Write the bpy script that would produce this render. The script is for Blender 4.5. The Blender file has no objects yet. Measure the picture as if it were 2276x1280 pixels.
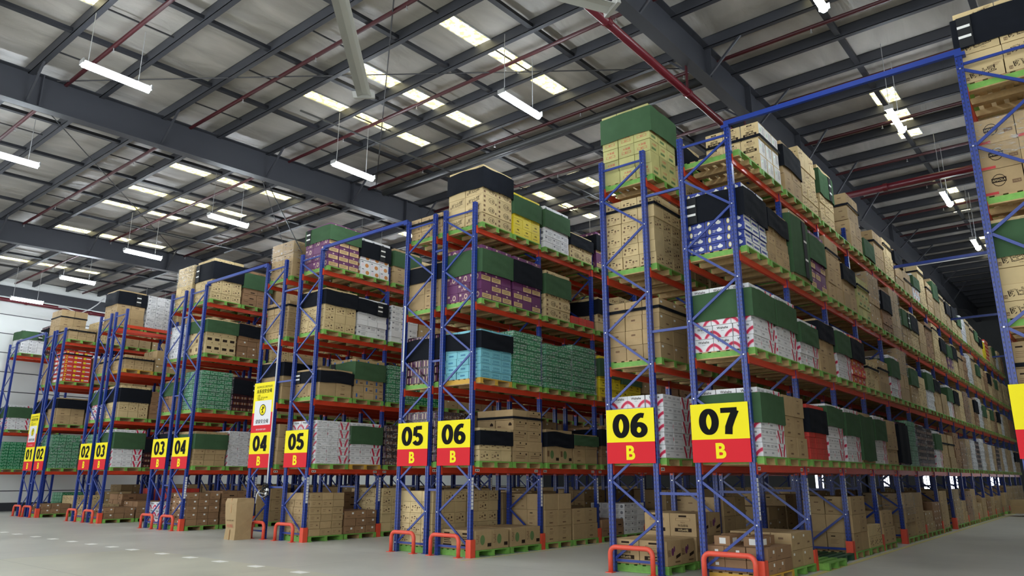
import bpy, math, random
import numpy as np
from mathutils import Matrix, Vector
random.seed(7)
C = bpy.context.scene
COL = C.collection
# ---------------------------------------------------------------- camera
CX, CY, CZ = -12.6328, -4.9365, 1.7036
PITCH, ROLL, YAW, FPX = 0.2540, 0.0023, 0.6834, 1625.29
fw = Vector((math.cos(PITCH) * math.cos(YAW), math.cos(PITCH) * math.sin(YAW), math.sin(PITCH)))
rt0 = Vector((math.sin(YAW), -math.cos(YAW), 0))
up0 = rt0.cross(fw)
rt = rt0 * math.cos(ROLL) + up0 * math.sin(ROLL)
up = up0 * math.cos(ROLL) - rt0 * math.sin(ROLL)
cam = bpy.data.cameras.new('camera')
cam.sensor_width = 36
cam.lens = FPX / 2276 * 36
cam.clip_end = 300
co = bpy.data.objects.new('camera', cam)
COL.objects.link(co)
co.matrix_world = Matrix(((rt.x, up.x, -fw.x, CX), (rt.y, up.y, -fw.y, CY), (rt.z, up.z, -fw.z, CZ), (0, 0, 0, 1)))
C.camera = co


def proj(x, y, z):
    d = Vector((x - CX, y - CY, z - CZ))
    w = d.dot(fw)
    if w < .1: return None
    return 1138 + FPX * d.dot(rt) / w, 640 - FPX * d.dot(up) / w, w


# ---------------------------------------------------------------- world, exposure
C.view_settings.view_transform = 'Standard'
C.view_settings.look = 'None'
C.view_settings.gamma = 1
C.view_settings.use_curve_mapping = False
C.view_settings.exposure = 0.68
w = bpy.data.worlds.new('daylight_outside')
C.world = w
w.use_nodes = True
bg = w.node_tree.nodes['Background']
bg.inputs[0].default_value = (0.93, 0.97, 1.0, 1)
bg.inputs[1].default_value = 1.6
LAMP_POWER = 52.0
SKYLIGHT_POWER = 3.2
C.cycles.max_bounces = 6
C.cycles.diffuse_bounces = 4
C.cycles.glossy_bounces = 3
C.cycles.transparent_max_bounces = 8
C.cycles.sample_clamp_indirect = 4
C.cycles.caustics_reflective = False
C.cycles.caustics_refractive = False

# ---------------------------------------------------------------- materials


def lin(c):
    return tuple(((v / 255) / 12.92 if v / 255 <= .04045 else ((v / 255 + .055) / 1.055) ** 2.4) for v in c)


MATS = {}


def mat(name, rgb, rough=.6, metal=0.0, var=0.0, noise=0.0, nscale=6.0, bump=0.0, bscale=20.0, spec=.5, emit=0, alpha=1):
    if name in MATS: return name
    m = bpy.data.materials.new(name)
    m.use_nodes = True
    nt = m.node_tree
    b = nt.nodes['Principled BSDF']
    col = lin(rgb) + (1,)
    b.inputs['Base Color'].default_value = col
    b.inputs['Roughness'].default_value = rough
    b.inputs['Metallic'].default_value = metal
    b.inputs['Specular IOR Level'].default_value = spec
    b.inputs['Alpha'].default_value = alpha
    if emit:
        b.inputs['Emission Color'].default_value = col
        b.inputs['Emission Strength'].default_value = emit
    N = nt.nodes.new
    L = nt.links.new
    val = None
    if var:
        oi = N('ShaderNodeObjectInfo'); ge = N('ShaderNodeNewGeometry')
        ad = N('ShaderNodeMath'); ad.operation = 'ADD'
        L(oi.outputs['Random'], ad.inputs[0]); L(ge.outputs['Random Per Island'], ad.inputs[1])
        fr = N('ShaderNodeMath'); fr.operation = 'FRACT'; L(ad.outputs[0], fr.inputs[0])
        mr = N('ShaderNodeMapRange'); mr.inputs[3].default_value = 1 - var; mr.inputs[4].default_value = 1 + var * .5
        L(fr.outputs[0], mr.inputs[0]); val = mr.outputs[0]
    if noise:
        tc = N('ShaderNodeTexCoord'); nz = N('ShaderNodeTexNoise'); nz.inputs['Scale'].default_value = nscale
        nz.inputs['Detail'].default_value = 5
        L(tc.outputs['Object'], nz.inputs['Vector'])
        m2 = N('ShaderNodeMapRange'); m2.inputs[1].default_value = .3; m2.inputs[2].default_value = .7
        m2.inputs[3].default_value = 1 - noise; m2.inputs[4].default_value = 1 + noise * .6
        L(nz.outputs[0], m2.inputs[0])
        if val is None: val = m2.outputs[0]
        else:
            mm = N('ShaderNodeMath'); mm.operation = 'MULTIPLY'; L(val, mm.inputs[0]); L(m2.outputs[0], mm.inputs[1]); val = mm.outputs[0]
    if val is not None:
        vm = N('ShaderNodeVectorMath'); vm.operation = 'SCALE'; vm.inputs[0].default_value = col[:3]
        L(val, vm.inputs['Scale']); L(vm.outputs[0], b.inputs['Base Color'])
    if bump:
        tc = N('ShaderNodeTexCoord'); nz = N('ShaderNodeTexNoise'); nz.inputs['Scale'].default_value = bscale
        nz.inputs['Detail'].default_value = 3
        L(tc.outputs['Object'], nz.inputs['Vector'])
        bp = N('ShaderNodeBump'); bp.inputs['Strength'].default_value = bump; bp.inputs['Distance'].default_value = .03
        L(nz.outputs[0], bp.inputs['Height']); L(bp.outputs[0], b.inputs['Normal'])
    MATS[name] = m
    return name


def perforated(name, rgb):
    """blue upright steel with its two rows of slots"""
    mat(name, rgb, .32, 0, spec=.6)
    nt = MATS[name].node_tree; N = nt.nodes.new; L = nt.links.new
    b = nt.nodes['Principled BSDF']
    tc = N('ShaderNodeTexCoord'); sp = N('ShaderNodeSeparateXYZ'); L(tc.outputs['Object'], sp.inputs[0])

    def M_(op, a, bb=None):
        n = N('ShaderNodeMath'); n.operation = op
        for i, v in enumerate((a, bb)):
            if v is None: continue
            if isinstance(v, (int, float)): n.inputs[i].default_value = v
            else: L(v, n.inputs[i])
        return n.outputs[0]
    z = M_('FRACT', M_('DIVIDE', sp.outputs[2], .075))
    zin = M_('LESS_THAN', z, .42)
    ay = M_('ABSOLUTE', M_('SUBTRACT', M_('ABSOLUTE', sp.outputs[1]), .031))
    yin = M_('LESS_THAN', ay, .008)
    front = M_('LESS_THAN', M_('ABSOLUTE', M_('SUBTRACT', M_('ABSOLUTE', sp.outputs[0]), .045)), .004)
    ax = M_('LESS_THAN', M_('ABSOLUTE', sp.outputs[0]), .009)
    side = M_('LESS_THAN', M_('ABSOLUTE', M_('SUBTRACT', M_('ABSOLUTE', sp.outputs[1]), .05)), .004)
    hole = M_('MULTIPLY', zin, M_('MAXIMUM', M_('MULTIPLY', yin, front), M_('MULTIPLY', ax, side)))
    mx = N('ShaderNodeMix'); mx.data_type = 'RGBA'
    L(hole, mx.inputs[0]); mx.inputs[6].default_value = lin(rgb) + (1,); mx.inputs[7].default_value = lin((16, 20, 34)) + (1,)
    L(mx.outputs[2], b.inputs['Base Color'])
    return name


CARD = (174, 148, 107)
mat('kraft', CARD, .75, var=.16, noise=.06, nscale=9)
mat('kraft_dark', (146, 112, 80), .75, var=.18, noise=.06)
mat('kraft_pale', (204, 181, 134), .75, var=.1, noise=.05)
mat('kraft_green', (184, 180, 116), .72, var=.25, noise=.1)
mat('print', (46, 36, 30), .8, spec=.1)
mat('print_soft', (112, 84, 58), .7)
mat('print_red', (190, 60, 60), .7)
mat('print_green', (92, 120, 70), .7)
mat('tape', (176, 138, 92), .3)
mat('seam', (104, 76, 50), .8)
mat('white_carton', (224, 224, 226), .55, var=.05)
mat('label_white', (228, 228, 224), .6)
mat('crimson', (196, 34, 72), .55)
mat('pink', (236, 176, 192), .55)
mat('grey_print', (120, 122, 130), .6)
mat('purple', (104, 50, 96), .55, var=.14)
mat('lilac', (205, 180, 160), .6)
mat('tan_label', (205, 176, 124), .65)
mat('tissue_blue', (40, 58, 142), .45, var=.08)
mat('sky_carton', (124, 194, 208), .55, var=.07)
mat('sky_dark', (60, 128, 160), .55)
mat('crate_green', (30, 128, 80), .3, var=.3)
mat('speck_green', (168, 206, 180), .4)
mat('yellow_carton', (228, 206, 40), .5, var=.06)
mat('orange_print', (200, 132, 70), .6)
mat('red_carton', (200, 62, 52), .5, var=.12)
mat('dark_bottle', (54, 30, 38), .2, var=.4)
mat('amber', (150, 92, 52), .3)
mat('blue_print', (52, 96, 160), .6)
mat('wrap_green', (62, 90, 62), .8, spec=.15, noise=.08, nscale=4, bump=.25, bscale=5)
mat('wrap_black', (21, 24, 31), .8, spec=.12, noise=.1, nscale=4, bump=.25, bscale=5)
mat('velcro', (14, 16, 20), .8)
mat('pallet_green', (120, 176, 78), .6, var=.18, noise=.15, nscale=14)
mat('pallet_wood', (182, 152, 104), .75, var=.2, noise=.15, nscale=18)
mat('pallet_orange', (204, 160, 60), .6, var=.1)
mat('pallet_dark', (40, 84, 58), .6, var=.1)
perforated('rack_blue', (24, 52, 136))
mat('brace_blue', (26, 54, 136), .32, spec=.6)
mat('beam_orange', (208, 66, 40), .36, spec=.5, var=.08)
mat('guard_red', (226, 84, 62), .4, noise=.06)
mat('guard_plate', (222, 78, 52), .5, noise=.06)
mat('bolt_steel', (210, 214, 222), .25, .6)
mat('sign_yellow', (244, 228, 26), .55, spec=.2)
mat('sign_red', (214, 32, 44), .55, spec=.2)
mat('sign_black', (12, 12, 14), .6, spec=.1)
mat('sign_white', (228, 228, 232), .55, spec=.2)
mat('steel_dark', (56, 58, 65), .5, noise=.05, nscale=2)
mat('steel_strut', (34, 36, 43), .55)
mat('pipe_red', (66, 18, 25), .4)
mat('pipe_main', (94, 20, 34), .35)
mat('pipe_grey', (70, 72, 74), .4)
mat('galvanised', (176, 178, 180), .4, .3)
mat('fan_grey', (168, 168, 164), .4, .2)
mat('wire_dark', (50, 50, 54), .5)
mat('white_metal', (214, 216, 218), .4)
mat('wall_panel', (232, 235, 233), .5, noise=.04, nscale=.5)
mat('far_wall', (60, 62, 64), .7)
mat('line_yellow', (206, 198, 130), .6)
mat('dash_white', (250, 250, 246), .55, noise=.05)
mat('webbing_black', (22, 22, 24), .6)
mat('tube_light', (236, 246, 255), .4, emit=LAMP_POWER)
mat('window_glow', (240, 245, 255), .4, emit=4.0)


def film_material():
    m = bpy.data.materials.new('stretch_film'); m.use_nodes = True
    nt = m.node_tree; nt.nodes.clear(); N = nt.nodes.new; L = nt.links.new
    out = N('ShaderNodeOutputMaterial'); mix = N('ShaderNodeMixShader'); tr = N('ShaderNodeBsdfTransparent')
    gl = N('ShaderNodeBsdfPrincipled'); gl.inputs['Base Color'].default_value = (.75, .77, .78, 1); gl.inputs['Roughness'].default_value = .16
    tc = N('ShaderNodeTexCoord'); mp = N('ShaderNodeMapping'); mp.inputs['Scale'].default_value = (1.2, 1.2, 5)
    mp.inputs['Rotation'].default_value = (.25, .2, 0)
    nz = N('ShaderNodeTexNoise'); nz.inputs['Scale'].default_value = 5; nz.inputs['Detail'].default_value = 4; nz.inputs['Distortion'].default_value = 1.2
    L(tc.outputs['Object'], mp.inputs[0]); L(mp.outputs[0], nz.inputs['Vector'])
    bp = N('ShaderNodeBump'); bp.inputs['Strength'].default_value = 1.0; bp.inputs['Distance'].default_value = .08
    L(nz.outputs[0], bp.inputs['Height']); L(bp.outputs[0], gl.inputs['Normal'])
    mr = N('ShaderNodeMapRange'); mr.inputs[1].default_value = .54; mr.inputs[2].default_value = .66; mr.inputs[3].default_value = .07; mr.inputs[4].default_value = .5
    L(nz.outputs[0], mr.inputs[0]); L(mr.outputs[0], mix.inputs[0]); L(tr.outputs[0], mix.inputs[1]); L(gl.outputs[0], mix.inputs[2])
    L(mix.outputs[0], out.inputs[0])
    MATS['stretch_film'] = m


film_material()


def floor_material():
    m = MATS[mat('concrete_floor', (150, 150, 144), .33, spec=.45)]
    nt = m.node_tree; N = nt.nodes.new; L = nt.links.new; b = nt.nodes['Principled BSDF']
    tc = N('ShaderNodeTexCoord')
    n1 = N('ShaderNodeTexNoise'); n1.inputs['Scale'].default_value = .35; n1.inputs['Detail'].default_value = 8; n1.inputs['Roughness'].default_value = .65
    L(tc.outputs['Object'], n1.inputs['Vector'])
    cr = N('ShaderNodeValToRGB'); cr.color_ramp.elements[0].position = .3; cr.color_ramp.elements[1].position = .72
    cr.color_ramp.elements[0].color = lin((178, 179, 173)) + (1,); cr.color_ramp.elements[1].color = lin((206, 206, 198)) + (1,)
    L(n1.outputs[0], cr.inputs[0])
    # floor tinted slightly lighter and warmer in front of the racks: x < -3.95, y < 14
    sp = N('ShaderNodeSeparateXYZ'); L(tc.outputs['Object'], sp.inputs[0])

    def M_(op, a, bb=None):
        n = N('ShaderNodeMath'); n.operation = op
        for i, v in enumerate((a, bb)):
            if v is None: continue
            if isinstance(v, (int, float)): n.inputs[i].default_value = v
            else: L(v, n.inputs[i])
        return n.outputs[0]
    warm_area = M_('MULTIPLY', M_('LESS_THAN', sp.outputs[0], -3.7), M_('LESS_THAN', sp.outputs[1], 14.0))
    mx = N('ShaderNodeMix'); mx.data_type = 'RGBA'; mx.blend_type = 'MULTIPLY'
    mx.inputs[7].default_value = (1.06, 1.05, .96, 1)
    L(warm_area, mx.inputs[0]); L(cr.outputs[0], mx.inputs[6])
    jx = M_('LESS_THAN', M_('ABSOLUTE', M_('SUBTRACT', M_('FRACT', M_('DIVIDE', M_('ADD', sp.outputs[0], 3.7), 6.0)), .5)), .0012)
    jy = M_('LESS_THAN', M_('ABSOLUTE', M_('SUBTRACT', M_('FRACT', M_('DIVIDE', M_('ADD', sp.outputs[1], -11.0), 6.0)), .5)), .0012)
    j = M_('MULTIPLY', M_('MAXIMUM', jx, jy), .5)
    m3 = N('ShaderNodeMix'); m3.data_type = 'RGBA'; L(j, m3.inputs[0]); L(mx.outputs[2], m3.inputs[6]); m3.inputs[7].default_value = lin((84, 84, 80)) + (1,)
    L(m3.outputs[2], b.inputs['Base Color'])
    r = N('ShaderNodeMapRange'); r.inputs[3].default_value = .26; r.inputs[4].default_value = .48
    L(n1.outputs[0], r.inputs[0]); L(r.outputs[0], b.inputs['Roughness'])


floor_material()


def foil_material():
    m = MATS[mat('roof_foil', (176, 174, 170), .42, spec=.4)]
    nt = m.node_tree; N = nt.nodes.new; L = nt.links.new; b = nt.nodes['Principled BSDF']
    tc = N('ShaderNodeTexCoord'); mp = N('ShaderNodeMapping'); mp.inputs['Scale'].default_value = (.5, 1.6, 1)
    L(tc.outputs['Object'], mp.inputs[0])
    nz = N('ShaderNodeTexNoise'); nz.inputs['Scale'].default_value = .9; nz.inputs['Detail'].default_value = 5; nz.inputs['Distortion'].default_value = .6
    L(mp.outputs[0], nz.inputs['Vector'])
    bp = N('ShaderNodeBump'); bp.inputs['Strength'].default_value = .35; bp.inputs['Distance'].default_value = .25
    L(nz.outputs[0], bp.inputs['Height']); L(bp.outputs[0], b.inputs['Normal'])
    cr = N('ShaderNodeValToRGB'); cr.color_ramp.elements[0].position = .35; cr.color_ramp.elements[1].position = .7
    cr.color_ramp.elements[0].color = lin((150, 146, 140)) + (1,); cr.color_ramp.elements[1].color = lin((178, 173, 166)) + (1,)
    L(nz.outputs[0], cr.inputs[0]); L(cr.outputs[0], b.inputs['Base Color'])


foil_material()


def skylight_material():
    m = bpy.data.materials.new('skylight_sheet'); m.use_nodes = True
    nt = m.node_tree; nt.nodes.clear(); N = nt.nodes.new; L = nt.links.new
    out = N('ShaderNodeOutputMaterial'); em = N('ShaderNodeEmission'); em.inputs[1].default_value = SKYLIGHT_POWER
    tc = N('ShaderNodeTexCoord'); nz = N('ShaderNodeTexNoise'); nz.inputs['Scale'].default_value = 7; nz.inputs['Detail'].default_value = 6
    cr = N('ShaderNodeValToRGB'); cr.color_ramp.elements[0].position = .44; cr.color_ramp.elements[1].position = .56
    cr.color_ramp.elements[0].color = (.40, .34, .12, 1); cr.color_ramp.elements[1].color = (1, .93, .62, 1)
    L(tc.outputs['Object'], nz.inputs['Vector']); L(nz.outputs[0], cr.inputs[0]); L(cr.outputs[0], em.inputs[0]); L(em.outputs[0], out.inputs[0])
    MATS['skylight_sheet'] = m


skylight_material()

# ---------------------------------------------------------------- mesh helpers
FONT_CACHE = {}


def text_geo(s, bold=0.0):
    key = (s, bold)
    if key in FONT_CACHE: return FONT_CACHE[key]
    cu = bpy.data.curves.new('t', 'FONT'); cu.body = s; cu.resolution_u = 2 if len(s) > 2 else 6; cu.offset = bold; cu.align_x = 'CENTER'
    ob = bpy.data.objects.new('t', cu); COL.objects.link(ob)
    bpy.context.view_layer.update()
    me = ob.evaluated_get(bpy.context.evaluated_depsgraph_get()).to_mesh()
    V = np.array([v.co[:2] for v in me.vertices]) if len(me.vertices) else np.zeros((0, 2))
    F = [tuple(p.vertices) for p in me.polygons]
    bpy.data.objects.remove(ob); bpy.data.curves.remove(cu)
    if len(V):
        lo = V.min(0); hi = V.max(0)
        V = (V - (lo + hi) / 2) / max(hi[1] - lo[1], 1e-6)
        wdt = V[:, 0].max() - V[:, 0].min()
    else: wdt = 1
    FONT_CACHE[key] = (V, F, wdt)
    return FONT_CACHE[key]


class MB:
    """collects polygons with material names"""

    def __init__(s): s.v = []; s.f = []; s.m = []

    def poly(s, pts, m):
        n = len(s.v); s.v += [tuple(p) for p in pts]; s.f.append(tuple(range(n, n + len(pts)))); s.m.append(m); return s

    def mesh(s, V, F, m):
        n = len(s.v); s.v += [tuple(p) for p in V]
        for f in F: s.f.append(tuple(n + i for i in f)); s.m.append(m)
        return s

    def box(s, x0, y0, z0, x1, y1, z1, m):
        V = [(x0, y0, z0), (x1, y0, z0), (x1, y1, z0), (x0, y1, z0), (x0, y0, z1), (x1, y0, z1), (x1, y1, z1), (x0, y1, z1)]
        return s.mesh(V, [(0, 3, 2, 1), (4, 5, 6, 7), (0, 1, 5, 4), (1, 2, 6, 5), (2, 3, 7, 6), (3, 0, 4, 7)], m)

    def bar(s, a, b, wy, wz, m):
        """rectangular bar between two points"""
        a = Vector(a); b = Vector(b); d = (b - a).normalized()
        ref = Vector((0, 0, 1)) if abs(d.z) < .95 else Vector((1, 0, 0))
        s1 = d.cross(ref).normalized() * wy / 2; s2 = d.cross(s1).normalized() * wz / 2
        V = [p + q for p in (a, b) for q in (s1 + s2, s1 - s2, -s1 - s2, -s1 + s2)]
        return s.mesh(V, [(0, 1, 2, 3), (7, 6, 5, 4), (0, 4, 5, 1), (1, 5, 6, 2), (2, 6, 7, 3), (3, 7, 4, 0)], m)

    def tube(s, pts, r, m, n=8, cap=True):
        pts = [Vector(p) for p in pts]; rings = []
        for i, p in enumerate(pts):
            d = (pts[min(i + 1, len(pts) - 1)] - pts[max(i - 1, 0)]).normalized()
            ref = Vector((0, 0, 1)) if abs(d.z) < .9 else Vector((0, 1, 0)) if abs(d.y) < .9 else Vector((1, 0, 0))
            if i == 0: u = d.cross(ref).normalized()
            else: u = (u - d * u.dot(d)).normalized()
            vv = d.cross(u)
            rr = r[i] if isinstance(r, (list, tuple)) else r
            rings.append([p + (u * math.cos(2 * math.pi * k / n) + vv * math.sin(2 * math.pi * k / n)) * rr for k in range(n)])
        V = [q for ring in rings for q in ring]; F = []
        for i in range(len(pts) - 1):
            for k in range(n):
                F.append((i * n + k, i * n + (k + 1) % n, (i + 1) * n + (k + 1) % n, (i + 1) * n + k))
        if cap: F.append(tuple(range(n))[::-1]); F.append(tuple((len(pts) - 1) * n + k for k in range(n)))
        return s.mesh(V, F, m)

    def text(s, t, o, ux, uz, h, m, bold=0, wmax=None, rot=0):
        """text centred at o, ux right, uz up, h high"""
        V, F, wd = text_geo(t, bold)
        if not len(V): return s
        ux = Vector(ux); uz = Vector(uz); o = Vector(o)
        sx = h
        if wmax and wd * h > wmax: sx = wmax / wd
        c, sn = math.cos(rot), math.sin(rot)
        P = [o + ux * (a * sx * c - b * h * sn) + uz * (a * sx * sn + b * h * c) for a, b in V]
        return s.mesh(P, F, m)

    def arrays(s):
        return np.array(s.v, dtype=float).reshape(-1, 3), s.f, s.m

    def data(s, name, smooth=False):
        me = bpy.data.meshes.new(name)
        me.from_pydata([tuple(map(float, p)) for p in s.v], [], s.f)
        names = list(dict.fromkeys(s.m))
        for n in names: me.materials.append(MATS[n])
        idx = {n: i for i, n in enumerate(names)}
        me.polygons.foreach_set('material_index', [idx[n] for n in s.m])
        if smooth: me.polygons.foreach_set('use_smooth', [True] * len(s.f))
        me.update()
        return me


def tag(o, label=None, cat=None, group=None, kind=None):
    for k, v in (('label', label), ('category', cat), ('group', group), ('kind', kind)):
        if v: o[k] = v
    return o


def link(name, data, parent=None, loc=(0, 0, 0), rz=0):
    o = bpy.data.objects.new(name, data); COL.objects.link(o)
    o.location = loc
    if rz: o.rotation_euler = (0, 0, rz)
    if parent: o.parent = parent
    return o


def build(name, mb, parent=None, loc=(0, 0, 0), smooth=False):
    return link(name, mb.data(name, smooth), parent, loc)


def structure(name, mb, loc=(0, 0, 0), label=None):
    return tag(build(name, mb, None, loc), label=label, kind='structure')


class Tpl:
    """a kind of thing: root mesh (or None) + parts [(name, MB, offset, [(subname, MB)])]"""

    def __init__(s, name, cat, root=None, parts=(), lite=None):
        s.name = name; s.cat = cat; s.root = root; s.parts = parts; s.lite = lite
        s.rd = None; s.pd = None

    def place(s, loc, rz, label, group, mir=False):
        if s.pd is None:
            s.rd = s.root.data(s.name) if s.root else None
            s.pd = [(n, mb.data(n), off, [(a, b.data(a)) for a, b in subs]) for n, mb, off, subs in s.parts]
        o = link(s.name, s.rd, None, loc, rz)
        tag(o, label, s.cat, group)
        for n, d, off, subs in s.pd:
            c = link(n, d, o, off)
            for a, b in subs: link(a, b, c)
        return o

    def merged(s):
        if s.lite: return s.lite.arrays()
        Vs, F, M_ = [], [], []
        k = 0
        allp = ([(s.root, (0, 0, 0))] if s.root else []) + [(mb, off) for _, mb, off, _ in s.parts] + [(b, off) for _, _, off, subs in s.parts for _, b in subs]
        for mb, off in allp:
            v, f, m = mb.arrays(); Vs.append(v + np.array(off)); F += [tuple(i + k for i in q) for q in f]; M_ += m; k += len(v)
        return np.concatenate(Vs), F, M_


INST = {}   # kind name -> list of (priority, Tpl, loc, rz, label, group)


def put(t, loc, rz, label, group, prio=None):
    if prio is None:
        p = proj(*loc)
        prio = 0 if p is None else 1 / p[2] * (1 if -150 < p[0] < 2420 and -150 < p[1] < 1450 else .05)
    INST.setdefault(t.name, []).append((prio, t, loc, rz, label, group))


LIMITS = {}


def flush():
    for name, items in INST.items():
        lim = LIMITS.get(name, 300)
        items.sort(key=lambda a: -a[0])
        for pr, t, loc, rz, label, group in items[:lim]: t.place(loc, rz, label, group)
        rest = items[lim:]
        if not rest: continue
        cache = {}; Vs = []; loops = []; starts = []; counts = []; mi = []; names = {}; k = 0; lp = 0
        for pr, t, loc, rz, label, group in rest:
            if id(t) not in cache:
                v, f, m = t.merged()
                for q in m: names.setdefault(q, len(names))
                cache[id(t)] = (v, np.concatenate([np.array(q) for q in f]), np.array([len(q) for q in f]), np.array([names[q] for q in m]))
            v, fl, fc, fm = cache[id(t)]
            c, s_ = math.cos(rz), math.sin(rz)
            V = np.stack([v[:, 0] * c - v[:, 1] * s_ + loc[0], v[:, 0] * s_ + v[:, 1] * c + loc[1], v[:, 2] + loc[2]], 1)
            Vs.append(V); loops.append(fl + k); counts.append(fc); mi.append(fm); k += len(v)
        V = np.concatenate(Vs); Lp = np.concatenate(loops); Ct = np.concatenate(counts); Mi = np.concatenate(mi)
        me = bpy.data.meshes.new(name)
        me.vertices.add(len(V)); me.vertices.foreach_set('co', V.astype(np.float32).ravel())
        me.loops.add(len(Lp)); me.loops.foreach_set('vertex_index', Lp.astype(np.int32))
        me.polygons.add(len(Ct)); me.polygons.foreach_set('loop_start', (np.cumsum(Ct) - Ct).astype(np.int32))
        me.polygons.foreach_set('loop_total', Ct.astype(np.int32))
        for n in names: me.materials.append(MATS[n])
        me.polygons.foreach_set('material_index', Mi.astype(np.int32))
        me.polygons.foreach_set('use_smooth', np.zeros(len(Ct), dtype=bool)); me.update(calc_edges=True); me.validate()
        o = link(name, me)
        tag(o, STUFF_LABEL.get(name, 'remaining ' + name.replace('_', ' ') + 's far down the rack rows'), rest[0][1].cat, None, 'stuff')


STUFF_LABEL = {}

# ================================================================ THE BUILDING
def zc(x, h=11.95): return h + .033 * x


X0, X1, Y0, Y1 = -18.0, 47.0, -14.0, 39.6
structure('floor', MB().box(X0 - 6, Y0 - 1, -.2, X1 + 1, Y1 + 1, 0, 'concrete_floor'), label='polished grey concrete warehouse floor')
structure('ceiling', MB().mesh([(X0, Y0, zc(X0)), (X1, Y0, zc(X1)), (X1, Y1, zc(X1)), (X0, Y1, zc(X0)),
                                (X0, Y0, zc(X0) + .15), (X1, Y0, zc(X1) + .15), (X1, Y1, zc(X1) + .15), (X0, Y1, zc(X0) + .15)],
                               [(0, 3, 2, 1), (4, 5, 6, 7), (0, 1, 5, 4), (1, 2, 6, 5), (2, 3, 7, 6), (3, 0, 4, 7)], 'roof_foil'), label='insulated sloping roof lining')
wl = MB()
for k in range(13):
    z0 = k * 1.0
    if z0 >= 12.4: break
    wl.box(X0, Y1, z0 + .02, X1, Y1 + .12, min(z0 + .975, 13.6), 'wall_panel')
wl.box(X0, Y1 + .03, 0, X1, Y1 + .2, 13.7, 'wall_panel')
wl.box(X0, Y1 + .02, 0, X1, Y1 + .03, 12.4, 'steel_dark')
wl.box(X0, Y1 - .03, 0, X1, Y1, .42, 'steel_dark')
structure('wall_left', wl, label='white panelled side wall with horizontal joints')
structure('wall_right', MB().box(X0, Y0 - .2, 0, X1, Y0, 13.6, 'wall_panel'))
wb = MB()
wins = [(-7.2, -6.2), (-3.2, -2.4), (1.6, 2.2), (4.1, 4.6), (5.6, 6.2), (8.4, 8.8), (13.0, 13.6)]
ys = [Y0] + [v for a in wins for v in a] + [Y1]
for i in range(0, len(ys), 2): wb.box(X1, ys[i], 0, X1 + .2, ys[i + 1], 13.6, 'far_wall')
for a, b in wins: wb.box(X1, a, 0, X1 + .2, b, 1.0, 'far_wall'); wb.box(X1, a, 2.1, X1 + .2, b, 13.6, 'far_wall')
structure('wall_back', wb)
for i, (a, b) in enumerate(wins):
    m = MB().box(X1 + .08, a, 1.0, X1 + .1, b, 2.1, 'window_glow')
    for t in range(1, 3): yy = a + (b - a) * t / 3; m.box(X1 + .03, yy - .02, 1.0, X1 + .08, yy + .02, 2.1, 'steel_dark')
    structure('window_%d' % (i + 1), m)
structure('trim_1', MB().box(X0, Y1 - .12, 10.95, X1, Y1 - .002, 11.5, 'steel_dark'), label='dark eave girder along the side wall')
# floor paint
k = 2
structure('trim_%d' % k, MB().box(-.55, -.30, .001, 44, -.20, .004, 'line_yellow'), label='pale yellow line along the rack foot in aisle 07'); k += 1
structure('trim_%d' % k, MB().box(-.55, 6.24, .001, 30, 6.30, .004, 'line_yellow')); k += 1
for y in (22.91, 21.7, 20.2, 18.91, 17.59, 16.36, 15.13, 14.0, 12.52, 11.25, 10.02, 8.68, 7.23, 5.9, 4.6):
    structure('trim_%d' % k, MB().box(-4.0, y - .17, .001, -3.8, y + .17, .004, 'dash_white'), label='white paint dash on the floor'); k += 1

# rafters, columns (structure), purlins, struts
RAFT = (1.38, 14.7, 28.0)
COLX = (12.4, 37.0)
for ry in RAFT:
    r = MB(); t = .15
    for i in range(int(X0), int(X1)):
        pass
    xs = [X0, 2.5, 5.0, 9.0, 12.4, 15.8, 21, 33, 37, 41, X1]
    dp = [.88, .86, .88, 1.1, 1.5, 1.1, .86, .86, 1.4, .9, .9]
    for a, b, da, db in zip(xs, xs[1:], dp, dp[1:]):
        za, zb = zc(a, 11.72), zc(b, 11.72)
        for y0_, y1_, ta, tb, ba, bb in ((-.006, .006, 0, 0, -da, -db), (-t, t, 0, 0, -.02, -.02), (-t, t, -da, -db, -da - .02, -db - .02)):
            V = [(a, ry + y0_, za + ba), (b, ry + y0_, zb + bb), (b, ry + y1_, zb + bb), (a, ry + y1_, za + ba),
                 (a, ry + y0_, za + ta), (b, ry + y0_, zb + tb), (b, ry + y1_, zb + tb), (a, ry + y1_, za + ta)]
            r.mesh(V, [(0, 3, 2, 1), (4, 5, 6, 7), (0, 1, 5, 4), (1, 2, 6, 5), (2, 3, 7, 6), (3, 0, 4, 7)], 'steel_dark')
    for sx in (-7.3, 2.5, 5.0, 9.0, 21.0, 33.0):
        d = .86 if sx not in (9.0,) else 1.08
        r.box(sx - .015, ry - t, zc(sx, 11.70) - d, sx + .015, ry + t, zc(sx, 11.70), 'steel_dark')
    o = build('roof_rafter', r)
    tag(o, {1.38: 'dark steel roof rafter above the back-to-back racks signed 06 and 07', 14.7: 'dark steel roof rafter above the racks signed 04 and 05',
            28.0: 'dark steel roof rafter farthest towards the white side wall'}[ry], 'roof beam')
for i, ry in enumerate((1.42, 14.06)):
    for cx_ in COLX:
        c = MB(); ty = .12
        H = zc(cx_, 11.72) - 1.4
        c.box(cx_ - .17, ry - ty, 0, cx_ - .15, ry + ty, H, 'steel_dark').box(cx_ + .15, ry - ty, 0, cx_ + .17, ry + ty, H, 'steel_dark').box(cx_ - .15, ry - .006, 0, cx_ + .15, ry + .006, H, 'steel_dark')
        o = build('steel_column', c); tag(o, 'dark steel column rising between back-to-back racks signed %s' % ('06 and 07' if i == 0 else '04 and 05'), 'column', 'columns under the rafters')
PX = [.78 + 1.67 * n for n in range(-11, 28)]
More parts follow.
